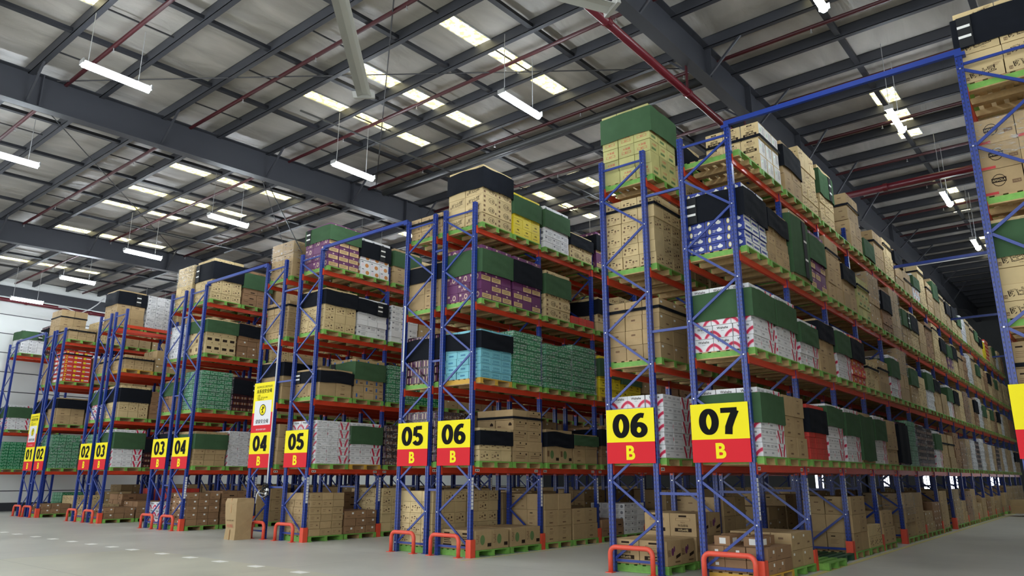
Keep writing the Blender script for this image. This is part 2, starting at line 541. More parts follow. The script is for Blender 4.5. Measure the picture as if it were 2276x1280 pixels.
for n, px in enumerate(PX):
    z = zc(px, 11.67); m = MB()
    m.box(px - .055, Y0, z, px - .043, Y1, z + .275, 'steel_dark').box(px - .055, Y0, z, px + .075, Y1, z + .012, 'steel_dark').box(px - .055, Y0, z + .263, px + .075, Y1, z + .275, 'steel_dark')
    tag(build('roof_purlin', m), 'thin dark purlin running across under the roof lining', 'purlin', 'roof purlins')
strut_y = [-12, -9.3, -6.6, -3.94, -1.28] + [1.38 + 2.664 * q for q in (1, 2, 3, 4, 6, 7, 8, 9, 11, 12, 13)]
for y in strut_y:
    m = MB(); a, b = X0, X1
    z1, z2 = zc(a, 11.76), zc(b, 11.76)
    m.bar((a, y, z1), (b, y, z2), .13, .09, 'steel_strut')
    tag(build('roof_strut', m), 'long dark strut tying the purlins together', 'roof strut', 'roof struts along the aisles')
for ry in RAFT:
    for q, px in enumerate(PX):
        if q % 2 or px < -12 or px > 36: continue
        d = .86 if px < 7 or 18 < px < 33 else 1.2
        for sd in ((-1, 1) if ry == 1.38 else (-1,)):
            m = MB().bar((px, ry + sd * .95, zc(px, 11.72)), (px, ry + sd * .08, zc(px, 11.72) - d + .05), .05, .05, 'steel_dark')
            tag(build('knee_brace', m), 'short slanting brace from purlin down to rafter', 'brace', 'knee braces along the rafters')
# sprinkler pipes across, with small heads
SPX = [-10.1, -6.76, -3.43, -.09, 3.25, 6.6, 9.93, 13.3]
for q, px in enumerate([-10.1 - 3.34, -10.1, -6.76, -3.43, -.09, 3.25, 6.6, 9.93, 13.3, 16.6, 19.95, 23.3]):
    z = zc(px, 11.70); m = MB().tube([(px, Y0 + .3, z), (px, Y1 - .1, z)], .05, 'pipe_red', 10)
    o = build('sprinkler_pipe', m, smooth=False); tag(o, 'dark red sprinkler pipe crossing under the purlins', 'pipe', 'sprinkler pipes under the roof')
    h = MB()
    for yy in np.arange(-10.5, 38, 3.2):
        h.tube([(px, yy, z - .04), (px, yy, z - .13)], .012, 'galvanised', 6).box(px - .025, yy - .025, z - .145, px + .025, yy + .025, z - .135, 'galvanised')
    build('sprinkler_head', h, o)
# thin sag rods crossing those bays
for y in [1.38 + 1.33 + 2.664 * q for q in (0, 1, 2, 3, 4, 5, 6, 7, 8, 9, 10, 11)]:
    for q in SPX:
        m = MB().bar((q - .84, y, zc(q - .84, 11.83)), (q + .84, y, zc(q + .84, 11.83)), .03, .03, 'wire_dark')
        tag(build('sag_rod', m), 'thin dark sag rod between the purlins', 'rod', 'sag rods under the roof')
# cross bracing
BR = [((-7.0, 1.5), (3.5, 14.6)), ((-7.0, 14.6), (3.5, 1.5)), ((-.2, 16.2), (6.6, 24.6)), ((6.6, 14.6), (17, 1.5)), ((6.6, 1.5), (17, 14.6)), ((-7, 16), (3, 28))]
for i, (a, b) in enumerate(BR):
    m = MB().tube([(a[0], a[1], zc(a[0], 11.68)), (b[0], b[1], zc(b[0], 11.68))], .016, 'wire_dark', 6)
    tag(build('bracing_rod', m), 'thin diagonal bracing rod crossing under the roof', 'rod', 'diagonal bracing rods')
tag(build('bracing_cable', MB().tube([(.0, 15.9, 11.2), (.0, 13.7, 8.4)], .014, 'wire_dark', 6)), 'slanting cable running down to the rack signed 04', 'cable')
# grey duct and pipes
tag(build('air_pipe', MB().tube([(3.62, 1.75, 11.66), (3.62, 14.3, 11.66)], .1, 'pipe_grey', 12), smooth=True), 'fat grey pipe crossing below the purlins beside a red one', 'pipe')


def big_pipe(pts, r, label, hang):
    o = build('fire_main_pipe', MB().tube(pts, r, 'pipe_main', 16), smooth=True); tag(o, label, 'pipe')
    a, b = Vector(pts[0]), Vector(pts[1]); L_ = (b - a).length
    n = int(L_ / 3.2)
    for q in range(n):
        p = a.lerp(b, (q + .5) / n); d = (b - a).normalized()
        build('pipe_coupling', MB().tube([p - d * .06, p + d * .06], r * 1.22, 'pipe_main', 14), o)
        if hang: build('pipe_hanger', MB().box(p.x - .05, p.y - .008, p.z + r, p.x + .05, p.y + .008, zc(p.x, 10.85), 'pipe_red'), o)


big_pipe([(-14, 1.45, 10.2), (24, 1.45, 10.2)], .085, 'thick dark red main pipe hanging under the rafter over racks 06 and 07', True)
big_pipe([(10.0, 1.3, 10.05), (10.0, -11, 10.05)], .1, 'thick dark red main pipe crossing high over aisle 07', False)
big_pipe([(-14, Y1 - .3, 10.72), (44, Y1 - .3, 10.72)], .1, 'thick dark red main pipe along the white side wall', False)
tag(build('cable_conduit', MB().tube([(19.8, 1.0, 10.1), (19.8, -11, 10.1)], .05, 'white_metal', 10)), 'pale conduit crossing far down aisle 07', 'conduit')
for i, (x0, y0_, x1_, lb) in enumerate([(-2.3, 10.9, 4.3, 'thin galvanised conduit carrying the tube lamp beside the long fan blade'), (-1.3, 24.3, 5.0, 'thin galvanised conduit below the skylights, above the lamp row end near the side wall'),
                                     (6.4, 8.55, 12, 'thin galvanised cable conduit beyond the load with yellow cartons')]):
    tag(build('cable_conduit', MB().bar((x0, y0_, zc(x0, 11.42)), (x1_, y0_, zc(x1_, 11.42)), .04, .04, 'pipe_grey')), lb, 'conduit')
tag(build('flexible_cable', MB().tube([(4.2, 38.9, 11.6), (3.9, 38.95, 11.2), (3.6, 39.0, 10.9), (3.2, 39.1, 10.62), (2.9, 39.1, 10.6), (2.4, 39.1, 10.75), (2.0, 39.1, 10.74)], .03, 'white_metal', 8)), 'white flexible cable drooping over the side wall girder', 'cable')
# skylights
for sx in (-12.2, -2.42, 7.4, 17.2, 27.0):
    for sy, wd in ((-8.2, .5), (-1.32, .6), (5.5, .46), (8.62, .46), (10.76, .4), (18.25, .46), (21.3, .42), (23.55, .42), (28.05, .5), (35.1, .5)):
        sx1 = sx + 4.72
        m = MB(); v = []
        for (x, y) in ((sx, sy - wd / 2), (sx1, sy - wd / 2), (sx1, sy + wd / 2), (sx, sy + wd / 2)): v.append((x, y, zc(x) - .012))
        o = build('skylight', MB().poly(v[::-1], 'skylight_sheet'))
        tag(o, 'long narrow yellowish translucent skylight strip in the roof', 'skylight', 'skylight strips in the roof')
        e = MB()
        for s_ in (-1, 1): y = sy + s_ * (wd / 2 + .02); e.bar((sx, y, zc(sx) - .02), (sx1, y, zc(sx1) - .02), .03, .03, 'galvanised')
        build('frame', e, o)

# tube lamps
lt = MB()
lt.box(-.7, -.03, .045, .7, .03, .085, 'white_metal')
tb = MB().tube([(-.70, 0, -.015), (.70, 0, -.015)], .07, 'tube_light', 14)
ec = MB().box(-.73, -.1, -.02, -.7, .1, .09, 'galvanised')
LAMP = lambda x, y, zt: Tpl('tube_lamp', 'lamp', None, [
    ('housing', lt, (0, 0, 0), []), ('glowing_cover', tb, (0, 0, 0), []), ('end_cap', ec, (0, 0, 0), []), ('end_cap', ec, (1.43, 0, 0), []),
    ('hanger_rod', MB().tube([(-.6, 0, .08), (-.6, 0, zt)], .008, 'galvanised', 6), (0, 0, 0), []), ('hanger_rod', MB().tube([(.45, 0, .08), (.45, 0, zt)], .008, 'galvanised', 6), (0, 0, 0), [])])
AISLE = {1: 35.9, 2: 29.8, 3: 23.6, 4: 17.39, 5: 10.78, 6: 4.69, 7: -1.95, 8: -8.3}
ROWN = {-13.4: 'behind the camera', -7.0: 'in front of the rack ends', -.5: 'at the rack ends', 5.8: 'second along the aisle', 12.4: 'third along the aisle', 18.3: 'fourth along the aisle', 24.5: 'fifth along the aisle', 31.0: 'sixth along the aisle'}
for x, rn in ROWN.items():
    for a, y in AISLE.items():
        LAMP(x, y, zc(x, 11.74) - 10.15).place((x, y, 10.15), 0, 'bright white tube lamp hanging over aisle %02d, %s' % (a, rn), 'hanging tube lamps over the aisles')

# big ceiling fan, five long blades
F = Vector((-8.70, .94, 7.5))
fan = link('ceiling_fan', None, None, F); tag(fan, 'huge pale grey ceiling fan with five long blades, its hub out of frame', 'ceiling fan')
build('hub', MB().tube([(0, 0, -.12), (0, 0, .14)], .35, 'fan_grey', 24).tube([(0, 0, .14), (0, 0, .5)], .14, 'fan_grey', 16), fan)
build('down_rod', MB().tube([(0, 0, .5), (0, 0, zc(-8.7, 11.7) - 7.5)], .05, 'fan_grey', 10), fan)
for q in range(5):
    a = math.radians(43.1 + 72 * q); d = Vector((math.cos(a), math.sin(a), 0)); s_ = Vector((-math.sin(a), math.cos(a), 0))
    prof = [(-.11, -.01), (-.05, .025), (.03, .03), (.11, -.02), (.11, -.03), (.03, .015), (-.05, .012), (-.11, -.02)]
    V = []
    for rr in (.3, 3.58):
        V += [d * rr + s_ * p0 + Vector((0, 0, p1)) for p0, p1 in prof]
    n = 8; Fc = [tuple(range(n))[::-1], tuple(range(n, 2 * n))] + [(i, (i + 1) % n, n + (i + 1) % n, n + i) for i in range(n)]
    bl = build('blade', MB().mesh(V, Fc, 'fan_grey'), fan)
    V = [d * 3.58 + s_ * p0 * 1.3 + Vector((0, 0, p1)) for p0, p1 in ((-.13, -.04), (.13, -.05), (.15, .06), (-.12, .07))] + [d * 3.64 + s_ * p0 * 1.2 + Vector((0, 0, p1)) for p0, p1 in ((-.13, -.03), (.13, -.04), (.17, .1), (-.1, .1))]
    build('blade_tip', MB().mesh(V, [(0, 1, 2, 3), (7, 6, 5, 4), (0, 4, 5, 1), (1, 5, 6, 2), (2, 6, 7, 3), (3, 7, 4, 0)], 'fan_grey'), bl)

# ================================================================ RACKING
BAY = 2.584
ZL = [0.0, 1.93, 3.835, 5.744, 7.674]
TOP = 8.325
Y3 = {1: 31.734, 2: 25.502, 3: 19.306, 4: 12.642, 5: 6.533, 6: 0.0}
GAP = {1: .283, 2: .436, 3: .429, 4: .837, 5: .375, 6: .849}
ORD = ['first', 'second', 'third', 'fourth', 'fifth', 'sixth', 'seventh', 'eighth', 'ninth', 'tenth', 'eleventh', 'twelfth', 'thirteenth', 'fourteenth', 'fifteenth', 'sixteenth', 'seventeenth', 'eighteenth', 'nineteenth', 'twentieth'] + ['%dst' % n if n % 10 == 1 else '%dnd' % n if n % 10 == 2 else '%drd' % n if n % 10 == 3 else '%dth' % n for n in range(21, 60)]
SHELF = ['floor', 'lowest shelf', 'second shelf', 'third shelf', 'top shelf']
# (key, y of the low post, bays, sign number, side of its aisle, mirrored lacing)
ROWS = {}
for p in range(1, 7):
    ROWS['%dd' % p] = dict(y=Y3[p], nb={6: 16, 5: 8, 4: 7, 3: 6, 2: 6, 1: 5}[p], a='%02d' % (p + 1), side='left', mir=p in (4, 5), p=p)
    ROWS['%da' % p] = dict(y=Y3[p] + 1 + GAP[p], nb={6: 9, 5: 6, 4: 5, 3: 5, 2: 5, 1: 4}[p], a='%02d' % p, side='right', mir=False, p=p)
ROWS['0d'] = dict(y=37.88, nb=4, a='01', side='left', mir=False, p=0)
ROWS['7a'] = dict(y=-4.90, nb=6, a='07', side='right', mir=True, p=7)
NODES = [.21, .94, 1.66, 2.40, 3.12, 3.84, 4.57, 5.28, 6.0, 6.70, 7.42, 8.04]


def post_mb():
    m = MB()
    prof = [(-.045, -.05), (-.045, -.017), (-.033, -.014), (-.033, .014), (-.045, .017), (-.045, .05), (.045, .05), (.045, -.05)]
    n = len(prof)
    V = [(x, y, z) for z in (0, TOP) for x, y in prof]
    m.mesh(V, [tuple(range(n))[::-1], tuple(range(n, 2 * n))] + [(i, (i + 1) % n, n + (i + 1) % n, n + i) for i in range(n)], 'rack_blue')
    return m


POST = post_mb()
FOOT = MB().box(-.07, -.075, 0, .07, .075, .008, 'rack_blue')


def braces(mir):
    out = []
    ya, yb = (.045, .955)
    for i, (z0, z1) in enumerate(zip(NODES, NODES[1:])):
        left = (i % 2 == 0) != mir      # node i on the high-y post?
        y0_, y1_ = (yb, ya) if left else (ya, yb)
        out.append(MB().bar((-.01, y0_, z0 + .02), (-.01, y1_, z1 - .02), .028, .045, 'brace_blue'))
    for z in (.21, 8.12): out.append(MB().bar((-.01, ya, z), (-.01, yb, z), .028, .045, 'brace_blue'))
    return out


BOLTS = {}
for mir in (0, 1):
    b = MB()
    for i, z in enumerate(NODES):
        y = 1.0 if (i % 2 == 0) != bool(mir) else 0.0
        b.box(-.052, y - .011, z - .011, -.0455, y + .011, z + .011, 'bolt_steel')
    BOLTS[mir] = b
STK = MB()
for q in range(9): STK.box(-.035, -.0535, 1.02 + q * .078, .03, -.0515, 1.02 + q * .078 + .066, 'label_white')
FR = {}
for mir in (0, 1):
    br = braces(bool(mir))
    whole = MB()
    for off in (0, 1):
        for mb in (POST, FOOT):
            v, f, m_ = mb.arrays(); n = len(whole.v); whole.v += [(a, b + off, c) for a, b, c in v]; whole.f += [tuple(n + i for i in q) for q in f]; whole.m += m_
    for mb in br: n = len(whole.v); whole.v += mb.v; whole.f += [tuple(n + i for i in q) for q in mb.f]; whole.m += mb.m
    for lab in (0, 1):
        FR[mir, lab, 'near'] = Tpl('upright_frame', 'rack upright', None,
                                   [('post', POST, (0, 0, 0), [('foot_plate', FOOT)] + ([('label_strip', STK)] if lab else [])), ('post', POST, (0, 1, 0), [('foot_plate', FOOT)])] +
                                   [('brace', b, (0, 0, 0), []) for b in br] + [('bolt_set', BOLTS[mir], (0, 0, 0), [])])
    FR[mir, 'far'] = Tpl('upright_frame', 'rack upright', whole)

bm_ = MB().box(.0, -.022, -.115, 2.494, .022, 0, 'beam_orange').box(0, -.026, -.118, 2.494, .026, -.09, 'beam_orange').box(0, -.026, -.03, 2.494, .026, 0.002, 'beam_orange')
pl_ = MB().box(-.004, -.034, -.16, .008, .034, .04, 'beam_orange').box(-.05, -.058, -.16, .004, -.0525, .04, 'beam_orange')
pr_ = MB().box(2.486, -.034, -.16, 2.498, .034, .04, 'beam_orange').box(2.49, -.058, -.16, 2.544, -.0525, .04, 'beam_orange')
lb_ = MB().box(.07, -.0285, -.09, .21, -.0265, -.03, 'label_white').box(2.28, -.0285, -.09, 2.42, -.0265, -.03, 'label_white')
for xx in (.09, .15, 2.3, 2.36): lb_.box(xx, -.0295, -.078, xx + .035, -.0285, -.045, 'print')
BEAM = {0: Tpl('rack_beam', 'rack beam', bm_, [('end_plate', pl_, (0, 0, 0), []), ('end_plate', pr_, (0, 0, 0), [])]),
        1: Tpl('rack_beam', 'rack beam', bm_, [('end_plate', pl_, (0, 0, 0), []), ('end_plate', pr_, (0, 0, 0), []), ('location_label', lb_, (0, 0, 0), [])]),
        2: Tpl('rack_beam', 'rack beam', bm_)}
guard = MB().box(-.075, -.085, 0, .075, -.075, .38, 'guard_plate').box(-.075, -.085, 0, -.065, .07, .38, 'guard_plate').box(.065, -.085, 0, .075, .0, .38, 'guard_plate')
GUARD = Tpl('post_guard', 'post guard', guard)

for key, R in ROWS.items():
    rn = 'rack on the %s of aisle %s' % (R['side'], R['a'])
    for n in range(R['nb'] + 1):
        x = n * BAY; d = proj(x, R['y'], 4); far = d is None or d[2] > 27
        t = FR[int(R['mir']), 'far'] if far else FR[int(R['mir']), int(key[1] == 'd' or key == '7a'), 'near']
        put(t, (x, R['y'], 0), 0, 'blue steel upright frame, %s, %s' % ('at the open end' if n == 0 else ORD[n] + ' from the end', rn), 'blue upright rack frames')
        if n and key[1] == 'd' or (n == 0 and key[1] == 'd'):
            put(GUARD, (x, R['y'] + (-.01), 0), 0, 'orange-red post guard at the %s aisle-side post, %s' % (ORD[n], rn), 'orange-red post guards')
    for n in range(R['nb']):
        x = n * BAY + .045
        for l in range(1, 5):
            if key == '0d' and l == 3: continue
            for q, yy in enumerate((0, 1.0)):
                d = proj(x, R['y'], ZL[l]); far = d is None or d[2] > 24
                t = BEAM[2 if far else (1 if l == 1 and q == 0 else 0)]
                put(t, (x, R['y'] + yy, ZL[l]), 0, 'orange beam, %s, %s edge, %s bay, %s' % (SHELF[l], ('near', 'far')[q], ORD[n], rn), 'orange rack beams')
# row spacers and overhead ties
for p in range(1, 7):
    for n in range({6: 12}.get(p, 4)):
        for z in (1.43, 4.47, 7.29):
            y0_ = Y3[p] + 1.05; y1_ = Y3[p] + 1 + GAP[p] - .05
            o = build('row_spacer', MB().bar((0, 0, 0), (0, y1_ - y0_, 0), .04, .05, 'brace_blue'), None, (n * BAY - .01, y0_, z))
            tag(o, 'short blue spacer, %s frame pair, %s, between back-to-back racks %02d and %02d' % (ORD[n], {1.43: 'low', 4.47: 'middle', 7.29: 'high'}[z], p, p + 1), 'rack spacer', 'blue row spacers')
for (y0_, y1_, n, lb) in [(-3.95, .05, 0, '07, at the open end'), (-3.95, .05, 5, '07, second along'), (-3.95, .05, 9, '07, third along'), (-3.95, .05, 14, '07, farthest along'), (Y3[4] + .05 - .1, Y3[5] + 1 + GAP[5] + 1.05, 0, '05'),
                          (Y3[3] - .05, Y3[4] + 2 + GAP[4] + .05, 0, '04'), (37.83, Y3[1] + 2 + GAP[1] + .05, 0, '01')]:
    a, b = sorted((y0_, y1_))
    m = MB().bar((n * BAY, a, 8.36), (n * BAY, b, 8.36), .07, .09, 'brace_blue')
    tie = build('overhead_tie', m); tag(tie, 'blue overhead tie beam bridging aisle %s' % lb, 'tie beam', 'blue overhead ties across the aisles')
    e = MB().box(n * BAY - .06, a - .05, 8.26, n * BAY + .06, a + .1, 8.32, 'brace_blue').box(n * BAY - .06, b - .1, 8.26, n * BAY + .06, b + .05, 8.32, 'brace_blue'); build('end_bracket', e, tie)

# signs
PIC = 1


def arc(cx_, cy_, rx, ry, a0, a1, n=14): return [(cx_ + rx * math.cos(math.radians(a0 + (a1 - a0) * q / n)), cy_ + ry * math.sin(math.radians(a0 + (a1 - a0) * q / n))) for q in range(n + 1)]


# heavy sign digits drawn as broad strokes in a box 0..0.6 wide, 0..1 high
GLYPH = {'0': [arc(.30, .5, .205, .405, 0, 360, 32)], '1': [[(.34, 0), (.34, 1)], [(.36, .93), (.13, .74)]],
         '2': [arc(.30, .70, .20, .205, 170, -30, 16) + [(.40, .50), (.13, .095)], [(.04, .09), (.56, .09)]],
         '3': [arc(.28, .715, .19, .195, 150, -85, 14), arc(.28, .29, .21, .20, 85, -155, 16)],
         '4': [[(.42, 0), (.42, 1)], [(.02, .27), (.58, .27)], [(.40, .93), (.09, .30)]],
         '5': [[(.52, .91), (.14, .91)], [(.16, .95), (.12, .50)], arc(.28, .32, .21, .23, 130, -155, 18)],
         '6': [arc(.31, .31, .20, .22, 0, 360, 24), arc(.42, .45, .31, .46, 200, 95, 10) + [(.5, .88)]],
         '7': [[(.03, .91), (.55, .91)], [(.50, .90), (.36, .55), (.27, .28), (.25, 0)]]}


def digits(m, num, oz, h, wd, mt):
    adv = .66; tot = adv * len(num) - .06; sx = min(1.28 * h, wd / tot) / h
    for k, ch in enumerate(num):
        for pn, path in enumerate(GLYPH[ch]):
            lp = path[0] == path[-1] or (abs(path[0][0] - path[-1][0]) < 1e-6 and abs(path[0][1] - path[-1][1]) < 1e-6)
            L_, R2 = [], []
            n = len(path)
            for i, (a, b) in enumerate(path):
                p, q = (path[(i - 1) % (n - 1)] if lp else path[max(i - 1, 0)]), (path[(i + 1) % (n - 1)] if lp else path[min(i + 1, n - 1)])
                dx, dy = q[0] - p[0], q[1] - p[1]; l_ = math.hypot(dx, dy) or 1
                hw = .098 + .02 * abs(dy) / l_
                L_.append((a - dy / l_ * hw, b + dx / l_ * hw)); R2.append((a + dy / l_ * hw, b - dx / l_ * hw))
            f = lambda u: (-.0022 - .0012 * pn, tot / 2 * h * sx - (k * adv + u[0]) * h * sx, oz + (u[1] - .5) * h)
            for i in range(n - 1): m.poly([f(L_[i]), f(R2[i]), f(R2[i + 1]), f(L_[i + 1])], mt)


def sign(yc, wd, num, label, tall=False):
    s = link('aisle_sign', None, None, (-.075, yc, 1.975)); tag(s, label, 'sign', 'yellow and red aisle signs')
    h = wd / 2; F_ = lambda m, y0_, y1_, z0, z1, c, x=-.004: m.box(x, y0_, z0, x + .004, y1_, z1, c)
    lo = MB().box(0, -h, 0, .012, h, .40, 'sign_red'); lo.text('B', (-.002, 0, .2), (0, -1, 0), (0, 0, 1), .27, 'sign_yellow', .035, wmax=.19)
    build('letter_panel', lo, s)
    hi = MB().box(0, -h, .40, .012, h, 1.03, 'sign_yellow'); digits(hi, num, .71, .46, wd * .72, 'sign_black')
    build('number_panel', hi, s)
    if tall:
        t = MB().box(0, -h, 1.03, .012, h, 2.53, 'sign_yellow'); e = (0, -1, 0); u = (0, 0, 1)
        t.box(-.002, -h, 1.03, 0, h, 1.62, 'sign_red').box(-.004, -h * .8, 1.25, -.002, h * .8, 1.98, 'sign_white')
        t.text('请穿安全绳', (-.006, 0, 1.36), e, u, .13, 'sign_black', .01, wmax=wd * .74)
        t.text('做好防护措施 安全第一', (-.006, 0, 1.12), e, u, .05, 'sign_white', 0, wmax=wd * .5)
        ring = [(-.006, .17 * math.cos(a), 1.7 + .17 * math.sin(a)) for a in np.linspace(0, 2 * math.pi, 25)[:-1]]
        ring2 = [(-.007, .145 * math.cos(a), 1.7 + .145 * math.sin(a)) for a in np.linspace(0, 2 * math.pi, 25)[:-1]]
        t.poly(ring[::-1], 'sign_black').poly(ring2[::-1], 'sign_yellow')
        t.poly([(-.009, .028 * math.cos(a), 1.775 + .03 * math.sin(a)) for a in np.linspace(0, 2 * math.pi, 13)[:-1]][::-1], 'sign_black')
        for a, b in (((0, 1.74), (0, 1.67)), ((0, 1.735), (.07, 1.70)), ((0, 1.735), (-.07, 1.76)), ((0, 1.67), (.045, 1.6)), ((0, 1.67), (-.045, 1.6)), ((-.07, 1.76), (-.05, 1.81))):
            t.bar((-.009, a[0], a[1]), (-.009, b[0], b[1]), .003, .026, 'sign_black')
        t.text('从业单位员工高空作业时', (-.003, 0, 2.40), e, u, .07, 'sign_black', 0, wmax=wd * .78)
        t.text('未系挂安全绳', (-.003, 0, 2.27), e, u, .13, 'sign_black', .015, wmax=wd * .8)
        t.text('立即……', (-.003, .2, 2.14), e, u, .07, 'sign_black', 0, wmax=wd * .3)
        t.text('小违章，就可引发大事故', (-.003, .08, 2.07), e, u, .05, 'sign_black', 0, wmax=wd * .55)
        t.text('严格遵守每一步', (-.003, .17, 2.02), e, u, .045, 'sign_black', 0, wmax=wd * .35)
        build('safety_notice_panel', t, s)


sign(Y3[6] + .53, 1.08, '07', 'yellow sign 07 over red B, largest fully visible, on the wrapped-drinks rack end')
sign(Y3[6] + 1 + GAP[6] + .5, 1.05, '06', 'yellow sign 06 over red B next to sign 07')
sign(Y3[5] + .5, 1.04, '06', 'yellow sign 06 over red B next to the glare-edged sign 05')
sign(Y3[5] + 1 + GAP[5] + .5, 1.05, '05', 'yellow sign 05 over red B with glare, next to sign 06')
sign(Y3[4] + .53, 1.07, '05', 'yellow sign 05 over red B beside the tall safety sign 04')
sign(Y3[4] + 1 + GAP[4] + .51, 1.1, '04', 'tall sign 04 topped by a yellow and white safety-rope notice', True)
sign(Y3[3] + .45, 1.05, '04', 'short yellow sign 04 over red B next to sign 03')
sign(Y3[3] + 1 + GAP[3] + .5, 1.05, '03', 'yellow sign 03 over red B next to the short sign 04')
sign(Y3[2] + .5, 1.05, '03', 'pale glare-washed sign 03 over red B next to sign 02')
sign(Y3[2] + 1 + GAP[2] + .5, 1.05, '02', 'yellow sign 02 over red B next to the washed-out sign 03')
sign(Y3[1] + .5, 1.05, '02', 'yellow sign 02 over red B next to the tall sign 01')
sign(Y3[1] + 1 + GAP[1] + .5, 1.05, '01', 'tall sign 01 topped by a yellow safety notice, far left', True)
sign(-4.9 + .53, 1.08, '07', 'yellow and red sign cut off by the right edge of the frame')

# bumper hoops
HOOPS = [(Y3[6] + .48, 1.0, '07'), (Y3[6] + 1 + GAP[6] + .52, .98, '06 beside sign 07'), (Y3[5] + .62, .96, '06 beside sign 05'), (Y3[5] + 1 + GAP[5] + .62, .86, '05 beside sign 06'),
         (Y3[4] + .65, .9, '05 beside sign 04'), (Y3[4] + 1 + GAP[4] + .1, .7, '04 partly behind the tall loose carton'), (Y3[3] + .62, .9, '04 beside sign 03'), (Y3[3] + 1 + GAP[3] + .6, .9, '03 beside sign 04'),
         (Y3[2] + .6, .9, '03 beside sign 02'), (Y3[2] + 1 + GAP[2] + .7, .9, '02 beside sign 03'), (Y3[1] + .7, .95, '02 beside sign 01'), (Y3[1] + 1 + GAP[1] + .6, .9, '01 at far left'), (-4.4, 1.0, '07 at the right edge')]
for yc, wd, nm in HOOPS:
    h = .5; r = .045; pts = []; w2 = wd / 2 - r; cr = .12
    pts.append((0, w2, .01)); pts.append((0, w2, h - r - cr))
    for a in np.linspace(0, math.pi / 2, 6)[1:]: pts.append((0, w2 - cr + cr * math.cos(a), h - r - cr + cr * math.sin(a)))
    for a in np.linspace(math.pi / 2, math.pi, 6): pts.append((0, -w2 + cr + cr * math.cos(a), h - r - cr + cr * math.sin(a)))
    pts.append((0, -w2, .01))
    o = link('bumper_hoop', None, None, (-.17, yc, 0)); tag(o, 'orange-red bumper hoop on the floor before sign %s' % nm, 'guard rail', 'orange bumper hoops')
    build('hoop_tube', MB().tube(pts, r, 'guard_red', 12), o, smooth=True)
    for sg in (-1, 1): build('foot_plate', MB().box(-.09, sg * w2 - .07, 0, .07, sg * w2 + .07, .012, 'guard_red'), o)

# ================================================================ PALLETS
PW, PD = 1.17, 1.19


def pallet_tpls(edge, under):
    deck = MB()
    for q in range(7): y = .0 + q * (PD - .11) / 6; deck.box(0, y, .118, PW, y + .11, .14, under if q not in (0, 6) else edge)
    st = MB().box(0, 0, .02, .1, PD, .118, edge)
    st2 = MB().box(0, .012, .02, .1, PD - .012, .118, under).box(0, 0, .02, .1, .012, .118, edge).box(0, PD - .012, .02, .1, PD, .118, edge)
    bb = MB().box(-.0, 0, 0, .13, PD, .02, under).box(0, -.001, 0, .13, .0, .02, edge)


    parts = [('deck', deck, (0, 0, 0), [])]
    for x in (0, PW / 2 - .05, PW - .1): parts.append(('stringer', st if x == 0 else st2, (x, 0, 0), []))
    for x in (0, PW / 2 - .065, PW - .13): parts.append(('bottom_board', bb, (x, 0, 0), []))
    near = Tpl('wooden_pallet', 'pallet', None, parts)
    v, f, m_ = near.merged(); w_ = MB(); w_.v = [tuple(q) for q in v]; w_.f = f; w_.m = m_
    return near, Tpl('wooden_pallet', 'pallet', w_)


PAL = {'g': pallet_tpls('pallet_green', 'pallet_wood'), 'G': pallet_tpls('pallet_green', 'pallet_green'), 'o': pallet_tpls('pallet_orange', 'pallet_wood'), 'd': pallet_tpls('pallet_dark', 'pallet_dark'), 'w': pallet_tpls('pallet_wood', 'pallet_wood')}
PCOL = {'g': 'green-edged wooden', 'G': 'light green wooden', 'o': 'yellow-orange wooden', 'd': 'dark green', 'w': 'plain wooden'}

# ================================================================ CARTONS
# ops in a face frame: u 0..1 left to right, v 0..1 bottom to top
def R_(u0, v0, u1, v1, m): return ('r', u0, v0, u1, v1, m)


def T_(s, u, v, h, m, wmax=.8, bold=0, rot=0): return ('t', s, u, v, h, m, wmax, bold, rot)


def P_(pts, m): return ('p', pts, m)


def swoop(cx_, top, sgn, wd, mt, spread=.28):
    """a curved stroke leaving the carton edge and dropping inwards"""
    A = []; B = []
    for q in range(7):
        t = q / 6
        u = cx_ + sgn * (spread * (t ** 1.15)); v = top - (top - .03) * (t ** 1.55) * .95
        A.append((u, v)); B.append((u - sgn * wd * (.2 + .8 * t) * .5, v - wd * (1.25 - .75 * t)))
    return P_(([(a, max(b, .0)) for a, b in A] + [(a, max(b, .0)) for a, b in B[::-1]]) if sgn > 0 else ([(a, max(b, .0)) for a, b in A] + [(a, max(b, .0)) for a, b in B[::-1]])[::-1], mt)


AO = [(0, .62), (.1, .57), (.2, .47), (.29, .35), (.37, .2), (.42, .03)]
AI = [(.29, .03), (.25, .14), (.19, .24), (.12, .32), (.05, .37), (0, .39)]
BO = [(0, .67), (.11, .61), (.21, .51), (.31, .38), (.395, .22), (.45, .03)]
CI = [(.24, .03), (.2, .13), (.14, .22), (.07, .29), (0, .33)]
fl = lambda p: [(1 - u, v) for u, v in p][::-1]
ARCH = [P_(BO + CI, 'pink'), P_(fl(BO + CI), 'pink'), P_(AO + AI, 'crimson'), P_(fl(AO + AI), 'crimson')]
VO = [(.04, .98), (.2, .98), (.3, .62), (.38, .36), (.4, .03), (.26, .03), (.2, .36), (.1, .66)]
VSH = [P_(VO[::-1], 'crimson'), P_([(1 - u, v) for u, v in VO], 'crimson')]


def lines(u0, v0, u1, n, dv, m='print_soft', th=.022):
    return [R_(u0, v0 - q * dv, u1 - (q % 3) * .04, v0 - q * dv + th, m) for q in range(n)]


def oval(u, v, a, b, m, n=14): return P_([(u + a * math.cos(t), v + b * math.sin(t)) for t in np.linspace(0, 2 * math.pi, n + 1)[:-1]], m)


SEAM = [R_(0, .47, 1, .49, 'seam')]
ST = {}


